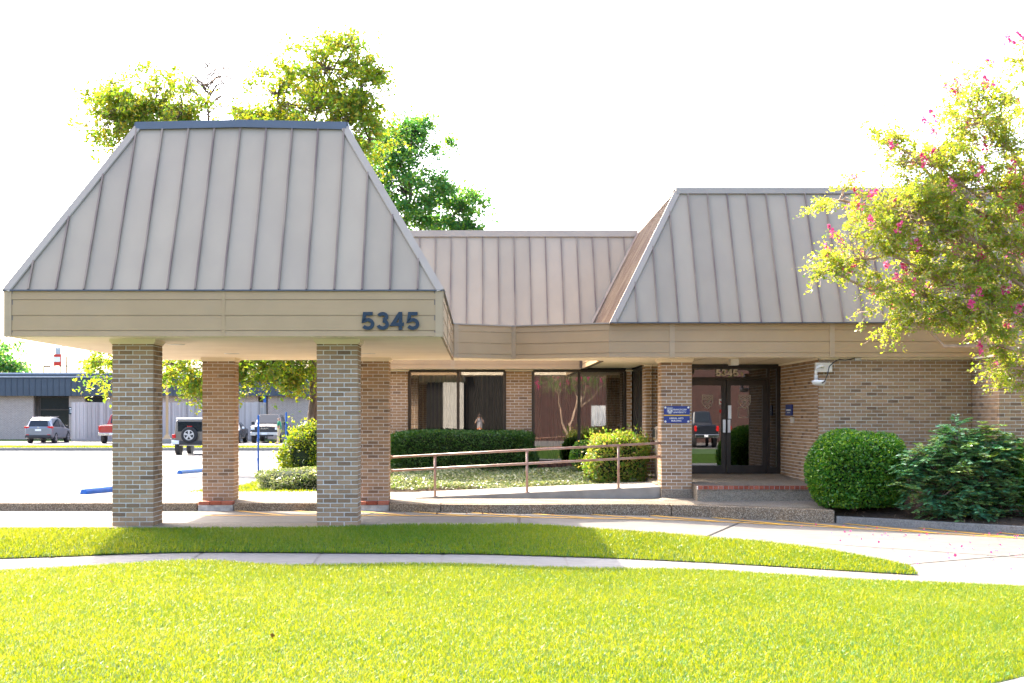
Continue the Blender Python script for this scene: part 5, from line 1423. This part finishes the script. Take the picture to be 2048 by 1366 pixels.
# off-roader with spare wheel
JP = [(-2.02, .58, 1.15, 1.16, .78, .72), (-2.0, .55, 1.17, 1.78, .80, .67), (-1.9, .52, 1.17, 1.83, .80, .67), (0.55, .50, 1.15, 1.83, .80, .68), (0.95, .50, 1.14, 1.18, .80, .66), (2.0, .55, 1.08, 1.12, .72, .56)]
jeep = vehicle('parked_suv', (-14.35, 72.6, -0.38), 0, paint_mat('paint_tan_grey', (0.15, 0.125, 0.10), 0.3, 0.2), JP, (-1.35, 1.45), 0.41, 'boxy off-road vehicle with a spare wheel on its back, beside the brick column', [(2, .04, 2, .38), (2, .42, 2, .68), (2, .72, 2, .97)], 3, None,
        [('hardtop', M_WHITE, [(-.70, .70, -2.0, .55, 1.80, 1.885)]), ('rear_window', CARGLASS, [(-.60, .60, -2.03, -1.98, 1.20, 1.70)]), ('bumper', PLASTIC, [(-.80, .80, -2.22, -2.0, .55, .74)]), ('bumper_end', PLATE, [(-.86, -.50, -2.24, -2.02, .58, .76)]), ('skid_plate', M_CREAM, [(-.5, .6, -2.15, -2.0, .50, .56)]),
         ('tail_lamp', TAIL, [(-.88, -.70, -2.08, -1.95, .88, 1.06), (.70, .88, -2.08, -1.95, .88, 1.06), (-.12, .12, -2.12, -2.05, 1.44, 1.48)]), ('fender', PLASTIC, [(-.93, -.74, -1.85, -.85, .84, .92), (.74, .93, -1.85, -.85, .84, .92), (-.93, -.74, .95, 1.95, .84, .92), (.74, .93, .95, 1.95, .84, .92)])])
mb = MB(); mb.lathe((0.0, -2.16, 1.03), [(.20, -.12), (.36, -.12), (.405, -.08), (.405, .08), (.36, .12), (.20, .12)], 28, 'Y'); sp = mk('spare_wheel', mb, M_RUBBER, jeep); rim(jeep, sp, (0.0, -2.275, 1.03), .255, 'Y', -1)
# pickups
PU = [(-2.9, .55, 1.12, 1.14, .93, .86), (-2.85, .52, 1.17, 1.19, .96, .88), (-1.05, .50, 1.17, 1.19, .97, .88), (-1.0, .48, 1.20, 1.30, .98, .76), (-0.8, .46, 1.20, 1.90, .98, .70), (0.75, .45, 1.20, 1.90, .98, .71), (1.50, .45, 1.22, 1.27, .98, .84), (2.75, .48, 1.16, 1.20, .96, .80), (2.92, .55, 1.05, 1.10, .90, .74)]
def pickup(loc, rz, paint, label, front_text=None, group=None):
    v = vehicle('pickup_truck', loc, rz, paint, PU, (-1.85, 1.90), 0.41, label, [(4, .08, 4, .5), (4, .55, 5, .12)], 5, 3,
        [('grille', PLASTIC, [(-.68, .68, 2.86, 2.945, .78, 1.08)]), ('head_lamp', HEADL, [(-.93, -.66, 2.72, 2.93, .88, 1.06), (.66, .93, 2.72, 2.93, .88, 1.06)]), ('front_bumper', RIM, [(-.96, .96, 2.85, 3.06, .50, .72)]), ('lower_grille', PLASTIC, [(-.6, .6, 2.95, 3.08, .44, .56)]),
         ('tail_lamp', TAIL, [(-.97, -.84, -2.93, -2.78, .86, 1.14), (.84, .97, -2.93, -2.78, .86, 1.14)]), ('rear_bumper', CHROME, [(-.95, .95, -3.06, -2.86, .52, .70)]), ('bed_cover', PLASTIC, [(-.82, .82, -2.75, -1.1, 1.18, 1.215)]), ('number_plate', PLATE, [(-.19, .19, -3.085, -3.05, .56, .68), (-.19, .19, 3.055, 3.085, .55, .68)]), ('mirror', PLASTIC, [(-1.2, -1.0, .85, .98, 1.2, 1.42), (1.0, 1.2, .85, .98, 1.2, 1.42)])], group)
    if front_text:
        o = put_text('grille_letters', front_text, 0.11, 0.5, (0, 0, 0), CHROME, None, 0.02, 0.02)
        o.parent = v; o.location = (0, 2.955, 0.96); o.rotation_euler = (0, 0, math.pi)
    return v
pickup((-14.25, 97.5, -0.21), math.pi, paint_mat('paint_black', (0.006, 0.008, 0.014), 0.3), 'dark full-size pickup facing the car park beside the brick wall', 'RAM')
pickup((-23.95, 96.0, -0.21), 0, paint_mat('paint_red', (0.34, 0.02, 0.012), 0.25), 'red pickup parked tail-out in front of the wooden fence')
CAR = [(-2.3, .40, .85, .88, .80, .66), (-2.2, .34, .95, 1.0, .86, .68), (-1.5, .28, .96, 1.10, .88, .62), (-0.9, .26, .96, 1.42, .88, .58), (0.3, .25, .95, 1.45, .88, .58), (1.1, .26, .92, .97, .88, .70), (2.0, .30, .82, .86, .85, .68), (2.3, .38, .70, .72, .76, .58)]
CAREX = [('head_lamp', HEADL, [(-.82, -.5, 2.05, 2.30, .66, .76), (.5, .82, 2.05, 2.30, .66, .76)]), ('grille', PLASTIC, [(-.45, .45, 2.22, 2.335, .5, .66)]), ('mirror', M_WHITE, [(-1.05, -.9, .62, .74, .95, 1.08), (.9, 1.05, .62, .74, .95, 1.08)]), ('number_plate', PLATE, [(-.19, .19, 2.33, 2.345, .42, .53)])]
vehicle('parked_car', (-11.1, 95.5, -0.22), math.pi, paint_mat('paint_white', (0.50, 0.51, 0.52), 0.2), CAR, (-1.4, 1.4), 0.33, 'white car nose-on beside the pickup, half hidden by the shrub', [(2, .6, 3, .95), (4, .05, 4, .6)], 4, 2, CAREX)
vehicle('parked_car', (-16.75, 95.8, -0.22), math.pi, paint_mat('paint_charcoal', (0.05, 0.055, 0.065), 0.2), CAR, (-1.4, 1.4), 0.33, 'dark car nose-on by the fence end, mostly hidden behind the brick column', [(2, .6, 3, .95), (4, .05, 4, .6)], 4, 2, CAREX)

# ------------------------------------------------------------------ the building across the car park
def brick_tex(name, c1, c2, mortar, scale):
    m, nt, N, L, P = nodes_of(name)
    b = N.new('ShaderNodeTexBrick'); b.inputs['Scale'].default_value = 1.0; b.inputs['Brick Width'].default_value = 0.203; b.inputs['Row Height'].default_value = 0.0677; b.inputs['Mortar Size'].default_value = 0.008
    b.inputs['Color1'].default_value = (*c1, 1); b.inputs['Color2'].default_value = (*c2, 1); b.inputs['Mortar'].default_value = (*mortar, 1)
    g = N.new('ShaderNodeNewGeometry'); sp_ = N.new('ShaderNodeSeparateXYZ'); cb = N.new('ShaderNodeCombineXYZ'); ad = N.new('ShaderNodeMath'); ad.operation = 'ADD'
    L.new(g.outputs['Position'], sp_.inputs[0]); L.new(sp_.outputs[0], ad.inputs[0]); L.new(sp_.outputs[1], ad.inputs[1]); L.new(ad.outputs[0], cb.inputs[0]); L.new(sp_.outputs[2], cb.inputs[1])
    L.new(cb.outputs[0], b.inputs['Vector']); L.new(b.outputs['Color'], P.inputs['Base Color']); P.inputs['Roughness'].default_value = 0.9
    MATS[name] = m; return m
FB = brick_tex('far_brick', (0.34, 0.25, 0.20), (0.26, 0.19, 0.16), (0.50, 0.47, 0.44), 1)
fb = root('far_building', (-34, 108, -0.1), 'long low brick building with navy metal fascia across the car park', 'building')
WY = 105.0
for (a, b) in ((-62, -32.9), (-31.65, -31.62), (-30.35, -30.3), (-30.28, -29.1), (-27.6, -20.0), (-19.0, -16.3), (-15.6, -9.0)):
    if b - a > 0.2:
        mb = MB(); mb.box(a, b, WY, WY + 0.4, -0.3, 3.06); mk('wall', mb, FB, fb)
mb = MB(); mb.box(-62, -9.0, WY + 1.2, WY + 14, -0.3, 3.06); mk('rear_mass', mb, FB, fb)
for (a, b, z0) in ((-32.6, -30.3, 0.0), (-29.1, -27.6, 0.0), (-20.0, -19.0, 0.0)):
    mb = MB(); y = WY + 0.45
    mb.box(a, a + .10, y, y + .1, z0, 3.05); mb.box(b - .10, b, y, y + .1, z0, 3.05); mb.box(a + .1, b - .1, y, y + .1, 2.95, 3.05); mb.box(a + .1, b - .1, y, y + .1, 2.0, 2.1); mb.box(a + .1, b - .1, y, y + .1, z0, .12)
    w = mk('window', mb, M_BRONZE, fb)
    for za, zb in ((.12, 2.0), (2.1, 2.95)):
        mb = MB(); mb.face((a + .1, y + .05, za), (b - .1, y + .05, za), (b - .1, y + .05, zb), (a + .1, y + .05, zb)); mk('pane', mb, CARGLASS, w)
mb = MB(); mb.box(-62, -8.8, WY - 0.55, WY + 1.1, 3.06, 3.14); mk('soffit', mb, M_SIDING, fb)
me_p = None
for k in range(120):
    x = -8.85 - k * 0.44
    mb = MB(); mb.box(-0.212, 0.212, -0.02, 0.02, 0, 1.28); mb.box(-0.222, -0.20, -0.06, -0.02, 0, 1.28)
    if me_p is None:
        o = mk('cladding_panel', mb, M_SIDING, fb); me_p = o.data
        # local mesh placed by object location
        o.data.transform(Matrix.Translation(OFF[fb.name]))
    else:
        o = bpy.data.objects.new('cladding_panel', me_p); COL.objects.link(o); o.parent = fb
    o.location = (x - 0.22 + 34, WY - 0.56 - 108, 3.06 + 0.1)
mb = MB(); mb.box(-62, -8.7, WY - 0.53, WY + 14, 3.14, 4.42); mk('parapet', mb, M_SIDING, fb)
LITE = surf('flashing_pale', (0.40, 0.43, 0.47), 0.3)
mb = MB(); mb.box(-62, -8.6, WY - 0.68, WY - 0.5, 4.42, 4.50); mk('flashing', mb, LITE, fb)
mb = MB(); mb.box(-62, -8.6, WY - 0.62, WY + 0.1, 4.50, 4.66); mk('gutter', mb, M_SIDING, fb)
mb = MB(); mb.box(-62, -8.6, WY - 0.2, WY + 14, 4.66, 4.78); mk('roof_edge', mb, LITE, fb)
mb = MB(); mb.box(-15.9, -15.7, WY - 0.14, WY - 0.02, 0.0, 3.06); mk('downpipe', mb, M_BLUE, fb)
fs = root('wall_sign', (-31.4, 104.9, 1.7), 'small navy wall sign beside the dark window of the far brick building', 'sign')
mb = MB(); mb.box(-30.25 - .02, -29.85, WY - .07, WY - .02, 1.72, 2.25); mk('panel', mb, M_TEAL, fs)
mb = MB(); mb.ball((-30.16, WY - .075, 2.12), (.07, .01, .05)); mk('logo', mb, M_WHITE, fs)
for z in (1.98, 1.90, 1.82):
    mb = MB(); mb.box(-30.2, -29.92, WY - .08, WY - .07, z, z + .035); mk('lettering', mb, M_WHITE, fs)

fe = root('wooden_fence', (-22, 100.5, -0.1), 'weathered grey upright-board wooden fence behind the parked vehicles', 'fence')
x = -28.8; k = 0
while x < -15.5:
    mb = MB(); mb.box(x, x + 0.135, 100.5 - (0.02 if k % 2 else 0.0), 100.53, -0.02, 2.56 + random.uniform(-.02, .02)); mk('board', mb, M_WOOD, fe); x += 0.14; k += 1
for k in range(22):
    mb = MB(); mb.box(-15.52, -15.49, 100.5 + k * 0.14, 100.635 + k * 0.14, -0.02, 2.56); mk('board', mb, M_WOOD, fe)
for z in (0.4, 1.3, 2.2):
    mb = MB(); mb.box(-28.8, -15.55, 100.54, 100.6, z, z + 0.09); mk('fence_rail', mb, M_WOOD, fe)
mb = MB(); mb.box(-28.8, -15.6, 100.4, 100.49, -0.19, -0.02); mk('kickboard', mb, M_WOOD, fe)

lp = root('lamp_post', (-20.4, 93.0, -0.25), 'tan square car park lamp post on a concrete footing by the fence', 'lamp')
mb = MB(); mb.box(-20.72, -20.08, 92.7, 93.3, -0.26, 0.10); mk('footing', mb, M_KERBL, lp, bevel=0.03)
mb = MB(); mb.hexa([(-20.62, 92.78, .1), (-20.18, 92.78, .1), (-20.18, 93.22, .1), (-20.62, 93.22, .1), (-20.5, 92.9, .38), (-20.3, 92.9, .38), (-20.3, 93.1, .38), (-20.5, 93.1, .38)]); mk('base_cover', mb, M_FASCIA, lp)
mb = MB(); mb.box(-20.475, -20.325, 92.925, 93.075, .38, 8.2); mk('pole', mb, M_FASCIA, lp)
mb = MB(); mb.box(-20.9, -19.9, 92.8, 93.2, 8.2, 8.38); mk('lamp_head', mb, M_FASCIA, lp)

# blue accessible-parking posts with signs seen edge-on, and blue wheel stops
def bpost(x, y, h, lo, label):
    p = root('sign_post', (x, y, 0.0), label, 'sign post', 'blue sign posts on the grass island')
    mb = MB(); mb.tube([(x, y, -0.1), (x, y, h)], 0.030, 8); mb.tube([(x, y, .28), (x, y, .36)], .042, 8); mb.tube([(x, y, .85), (x, y, .93)], .042, 8); mk('post', mb, M_BLUE, p)
    mb = MB(); mb.obox((x + .01, y, (lo + h) / 2 + .02), (0.05, 0.32, h - lo), R(8)); mk('sign_plate', mb, M_BLUE, p)
bpost(-6.52, 42.0, 1.62, 0.92, 'nearer blue sign post seen edge-on beside the pale mound')
bpost(-6.85, 50.5, 1.72, 0.82, 'farther blue sign post seen edge-on beside the person in green')
def stop(x, y, z, rz, label):
    s = root('wheel_stop', (x, y, z), label, 'wheel stop', 'blue wheel stops on the car park', rz=rz)
    mb = MB(); pr = [(-0.09, 0.0), (0.09, 0.0), (0.075, 0.07), (0.04, 0.12), (-0.04, 0.12), (-0.075, 0.07)]
    q0 = [Vector((a, -0.9, b)) for a, b in pr]; q1 = [Vector((a * 0.8, -0.98, b * .7)) for a, b in pr]
    mb.prism([(a, -0.88, b) for a, b in pr], (0, 1.76, 0)); mk('block', mb, M_BLUE, s, bevel=0.012)
    mb = MB(); mb.lathe((0, -0.55, .118), [(.022, 0), (.022, .008)], 8); mb.lathe((0, 0.55, .118), [(.022, 0), (.022, .008)], 8); mk('anchor_bolt', mb, M_STEEL, s)
stop(-8.3, 31.5, -0.082, R(-15), 'blue concrete wheel stop behind the nearer brick column')
stop(-8.95, 44.2, -0.165, R(-12), 'blue concrete wheel stop out on the open car park')

# distant roadside things over the roof line
ps = root('pole_sign', (-77.6, 262, 0.0), 'tall red and white roadside pole sign beyond the far building', 'sign')
mb = MB(); mb.box(-78.3, -77.0, 261.8, 262.2, 10.8, 12.9); mk('sign_box', mb, M_RED, ps)
mb = MB(); mb.box(-78.25, -77.1, 261.75, 261.8, 11.5, 12.4); mk('white_panel', mb, M_WHITE, ps)
mb = MB(); mb.prism([(-78.1, 262, 12.9), (-77.1, 262, 12.9), (-77.15, 262, 13.9), (-77.35, 262, 14.3), (-77.6, 262, 14.0), (-77.85, 262, 14.25), (-78.05, 262, 13.9)], (0, .3, 0)); mk('sign_crest', mb, LITE, ps)
for x in (-78.15, -77.15):
    mb = MB(); mb.box(x - .07, x + .07, 261.9, 262.1, -.6, 10.8); mk('post', mb, M_SIDING, ps)
up = root('utility_pole', (-58.0, 200, -0.5), 'distant utility pole with crossarm beyond the far building', 'pole')
mb = MB(); mb.tube([(-58, 200, -.6), (-58, 200, 9.9)], 0.09, 6); mk('pole', mb, M_TWIG, up)
mb = MB(); mb.box(-59.0, -57.0, 199.9, 200.1, 8.5, 8.65); mk('crossarm', mb, M_TWIG, up)
dlp = root('street_lamp', (-42.7, 140, -0.5), 'distant lamp with a short arm showing over the far building roof', 'lamp')
mb = MB(); mb.tube([(-42.85, 140, -.6), (-42.85, 140, 6.5)], 0.06, 6); mk('pole', mb, M_TWIG, dlp)
mb = MB(); mb.box(-42.85, -42.2, 139.9, 140.1, 6.38, 6.52); mk('lamp_arm', mb, M_TWIG, dlp)

# ------------------------------------------------------------------ people
SKIN = surf('skin', (0.42, 0.24, 0.16), 0.55); GREEN = surf('polo_green', (0.01, 0.20, 0.09), 0.8); KHAKI = surf('khaki', (0.46, 0.36, 0.24), 0.85); SHOE = surf('shoe_dark', (0.05, 0.035, 0.025), 0.6); HAIRG = surf('hair_grey', (0.10, 0.085, 0.08), 0.8)
ORANGE = surf('shorts_orange', (0.62, 0.16, 0.02), 0.8); GREYT = surf('top_grey', (0.30, 0.28, 0.29), 0.85); HAIRB = surf('hair_brown', (0.06, 0.035, 0.022), 0.7)
def person(loc, rz, J, B, mats, region, label, cat='person'):
    p = root('person', loc, label, cat, rz=rz or 1e-9)
    names = list(J); me = bpy.data.meshes.new('body')
    me.from_pydata([J[k][0] for k in names], [(names.index(a), names.index(b)) for a, b in B], [])
    o = bpy.data.objects.new('body_tmp', me); COL.objects.link(o)
    sk = o.modifiers.new('skin', 'SKIN'); sk.use_smooth_shade = True
    for i, k in enumerate(names):
        me.skin_vertices[0].data[i].radius = J[k][1] if hasattr(J[k][1], '__len__') else (J[k][1], J[k][1])
        me.skin_vertices[0].data[i].use_root = (k == 'pelvis')
    sb = o.modifiers.new('sub', 'SUBSURF'); sb.levels = 1; sb.render_levels = 1
    bpy.context.view_layer.update()
    ev = bpy.data.meshes.new_from_object(o.evaluated_get(bpy.context.evaluated_depsgraph_get()))
    bpy.data.objects.remove(o)
    for m in mats: ev.materials.append(m)
    pts = [(k, Vector(J[k][0])) for k in names]
    for f in ev.polygons:
        k = min(pts, key=lambda q: (q[1] - f.center).length)[0]; f.material_index = region(k, f.center)
    ev.name = 'body'
    b_ = link('body', ev, None, p)
    return p
JM = {'pelvis': ((0, 0, .95), (.15, .12)), 'waist': ((0, 0, 1.1), (.16, .13)), 'chest': ((0, .0, 1.32), (.17, .13)), 'neckb': ((0, .0, 1.48), (.09, .08)), 'neck': ((0, .01, 1.54), (.055, .055)), 'head': ((0, .02, 1.64), (.085, .095)), 'crown': ((0, .01, 1.74), (.07, .075)),
      'ls': ((-.19, 0, 1.42), .065), 'le': ((-.24, .03, 1.15), .052), 'lw': ((-.17, .27, 1.14), .036), 'lh': ((-.13, .36, 1.15), (.042, .025)), 'rs': ((.19, 0, 1.42), .065), 're': ((.24, .04, 1.15), .052), 'rw': ((.14, .27, 1.18), .036), 'rh': ((.10, .36, 1.19), (.042, .025)),
      'lhip': ((-.09, 0, .86), .105), 'lk': ((-.10, .04, .49), .078), 'la': ((-.11, -.03, .10), .058), 'lt': ((-.12, .12, .045), (.05, .035)), 'rhip': ((.09, 0, .86), .105), 'rk': ((.10, .12, .50), .078), 'ra': ((.10, .16, .10), .058), 'rt': ((.11, .31, .045), (.05, .035))}
BM = [('pelvis', 'waist'), ('waist', 'chest'), ('chest', 'neckb'), ('neckb', 'neck'), ('neck', 'head'), ('head', 'crown'), ('chest', 'ls'), ('ls', 'le'), ('le', 'lw'), ('lw', 'lh'), ('chest', 'rs'), ('rs', 're'), ('re', 'rw'), ('rw', 'rh'), ('pelvis', 'lhip'), ('lhip', 'lk'), ('lk', 'la'), ('la', 'lt'), ('pelvis', 'rhip'), ('rhip', 'rk'), ('rk', 'ra'), ('ra', 'rt')]
def regM(k, c):
    if k in ('lt', 'rt', 'la', 'ra') and c.z < .09: return 3
    if c.z < 0.98 and k not in ('lw', 'lh', 'rw', 'rh', 'le', 're'): return 2
    if k in ('lw', 'lh', 'rw', 'rh', 'neck', 'le', 're') and not (k in ('le', 're') and c.z > 1.2): return 0
    if k in ('head', 'crown'): return 4 if (c.z > 1.69 or c.y < -.03) else 0
    return 1
def fingers(p, hand, d, mat):
    """five fingers curled round what is held"""
    h = Vector(hand); d = Vector(d).normalized(); s = d.cross(Vector((0, 0, 1))).normalized()
    for i, L_ in enumerate((.062, .072, .068, .055)):
        o_ = h + s * (i - 1.5) * .018 + d * .02
        mb = MB(); mb.tube([o_, o_ + d * L_ * .55, o_ + d * L_ * .85 + Vector((0, 0, -.022))], [.0095, .009, .007], 6); mk('finger', mb, mat, p)
    mb = MB(); o_ = h - s * .035; mb.tube([o_, o_ + d * .03 - s * .012 + Vector((0, 0, .012)), o_ + d * .055 + Vector((0, 0, .016))], [.011, .010, .008], 6); mk('thumb', mb, mat, p)
def face(p, c, mat_eye, mat_skin, mat_hair):
    x, y, z = c
    mb = MB(); mb.ball((x, y + .105, z - .01), (.014, .02, .02), 8, 6); mk('nose', mb, mat_skin, p)
    for s in (-1, 1):
        mb = MB(); mb.ball((x + s * .033, y + .088, z + .018), .012, 8, 6); mk('eye', mb, mat_eye, p)
        mb = MB(); mb.ball((x + s * .088, y - .005, z), (.012, .022, .032), 8, 6); mk('ear', mb, mat_skin, p)
    mb = MB(); mb.ball((x, y + .088, z - .052), (.024, .008, .006), 8, 5); mk('mouth', mb, surf('lip', (.3, .1, .08), .6) if 'lip' not in MATS else MATS['lip'], p)
man = person((-13.0, 92.6, -0.25), R(78), JM, BM, [SKIN, GREEN, KHAKI, SHOE, HAIRG], regM, 'person in green polo shirt and khaki trousers standing by the dark pickup, forearms raised')
face(man, (0, .02, 1.64), M_BLACK, SKIN, HAIRG); fingers(man, (-.13, .37, 1.15), (.2, 1, 0), SKIN); fingers(man, (.10, .37, 1.19), (-.2, 1, 0), SKIN)
# the photographer, standing behind the lens on the verge: seen only reflected in the window
JW = dict(JM)
for k, v_ in (('ls', ((-.17, 0, 1.36), .058)), ('le', ((-.30, .10, 1.18), .048)), ('lw', ((-.13, .20, 1.42), .034)), ('lh', ((-.07, .22, 1.50), (.038, .025))), ('rs', ((.17, 0, 1.36), .058)), ('re', ((.30, .10, 1.18), .048)), ('rw', ((.13, .20, 1.42), .034)), ('rh', ((.07, .22, 1.50), (.038, .025))),
              ('chest', ((0, 0, 1.28), (.16, .13))), ('neckb', ((0, 0, 1.42), (.085, .075))), ('neck', ((0, .01, 1.48), (.05, .05))), ('head', ((0, .02, 1.57), (.08, .09))), ('crown', ((0, .0, 1.66), (.075, .08)))): JW[k] = v_
def regW(k, c):
    if c.z < .09: return 3
    if c.z < .62 and k in ('lk', 'rk', 'la', 'ra', 'lt', 'rt', 'lhip', 'rhip'): return 0
    if c.z < 1.0 and k not in ('le', 're'): return 2
    if k in ('le', 'lw', 'lh', 're', 'rw', 'rh', 'neck'): return 0
    if k in ('head', 'crown'): return 4 if (c.z > 1.62 or c.y < 0) else 0
    return 1
woman = person((0.0, -0.40, 0.05), 1e-9, JW, BM, [SKIN, GREYT, ORANGE, SHOE, HAIRB], regW, 'person in orange shorts holding a camera to the face, reflected in the office window')
face(woman, (0, .02, 1.57), M_BLACK, SKIN, HAIRB); fingers(woman, (-.07, .23, 1.50), (.7, .5, .1), SKIN); fingers(woman, (.07, .23, 1.50), (-.7, .5, .1), SKIN)
mb = MB(); mb.box(-.12, .12, -.02, .0, .84, .93); mb.v = [(a, b + .16, c) for a, b, c in mb.v]; mb.v = [(a * .35, b, c) for a, b, c in mb.v]; mk('badge', mb, M_WHITE, woman)
ch = root('handheld_camera', (0, -.18, 1.52), 'black camera held by the person reflected in the office window', 'camera')
mb = MB(); mb.box(-.07, .07, -.24, -.17, 1.565, 1.665); mk('camera_body', mb, M_BLACK, ch, bevel=0.01)
mb = MB(); mb.lathe((0, -.17, 1.615), [(.038, 0), (.036, .05), (.038, .10)], 16, 'Y'); mk('lens', mb, M_BLACK, ch)

# ------------------------------------------------------------------ across the street, seen in the glass
RB = brick_tex('red_brick', (0.065, 0.018, 0.012), (0.032, 0.011, 0.009), (0.08, 0.058, 0.048), 1)
rb = root('red_brick_building', (22, -30, -.1), 'red brick building across the street, seen reflected in the entrance glass', 'building')
mb = MB(); mb.box(2.5, 48, -36, -26, -.3, 6.2); mk('wall', mb, RB, rb)
mb = MB(); mb.box(2.3, 48.2, -36.2, -25.8, 6.2, 6.45); mk('coping', mb, M_COPING, rb)
for x in (17, 21, 26, 31):
    mb = MB(); mb.box(x, x + 1.6, -26.02, -25.96, 1.0, 2.6); w = mk('window', mb, M_WHITE, rb); mb = MB(); mb.box(x + .1, x + 1.5, -25.955, -25.94, 1.1, 2.5); mk('pane', mb, CARGLASS, w)
dh = root('dark_backdrop', (-20, -30, -.1), 'dark house-shaped backdrop added across the street to keep bright sky out of the office window', 'building')  # backdrop added so the office window does not mirror bright sky
mb = MB(); mb.box(-60, 2.2, -36, -27, -.3, 5.2); mk('wall', mb, surf('backdrop_dark', (0.012, 0.010, 0.008), .9), dh)
mb = MB(); mb.prism([(-60, -26.3, 5.2), (-60, -44.2, 5.2), (-60, -31.5, 7.4)], (62.2, 0, 0)); mk('roof', mb, M_STREET, dh)
mb = MB(); mb.box(-2.2, -1.2, -26.98, -26.6, -.2, 4.4); mk('pier', mb, surf('house_trim', (0.42, 0.39, 0.33), .8), dh)
mb = MB(); mb.box(-6.0, -1.0, -27.0, -26.2, 4.4, 4.75); mk('beam', mb, MATS['house_trim'], dh)
tree('crape_myrtle', (5.2, -12.0, 0.0), (5.2, -12.0, 1.9), [(4.4, -12, 3.6, 1.2, 1.0, .8, 26), (6.0, -12, 3.7, 1.2, 1.0, .8, 26), (5.2, -12.2, 4.3, 1.3, 1.1, .8, 26), (8.0, -12.5, 3.8, 1.2, 1.0, .8, 22)], L_BOX, 0.08, M_BARKM,
     'flowering crape myrtle on the verge across the street, seen reflected in the window', 0.09, per=60, clump_r=0.3, flowers=(0.35, 40), multi=[(4.7, -12, 2.0), (5.6, -12, 2.1)])
pickup((11.8, -14.5, -.06), R(180), MATS['paint_black'], 'black pickup across the street, seen reflected in the left entrance door')
pickup((16.5, -16.5, -.06), R(180), MATS['paint_white'], 'white pickup across the street, seen reflected in the right entrance door')
mb = MB()
ys = root('yard_sign', (7.3, -15, 0.0), 'white board sign across the street, seen reflected in the window', 'sign')
mb = MB(); mb.box(6.4, 8.1, -15.05, -14.95, 1.0, 2.2); mk('board', mb, M_WHITE, ys)
for x in (6.5, 8.0):
    mb = MB(); mb.box(x - .05, x + .05, -15.1, -15.05, -.06, 2.2); mk('post', mb, M_WHITE, ys)
shrub('reflected_shrub', (7.4, -10.5, 0.5), (0.7, 0.6, 0.6), 3000, 0.07, L_HEDGE, 'round dark bush on the verge across the street, seen reflected in the window', zg=-.02)
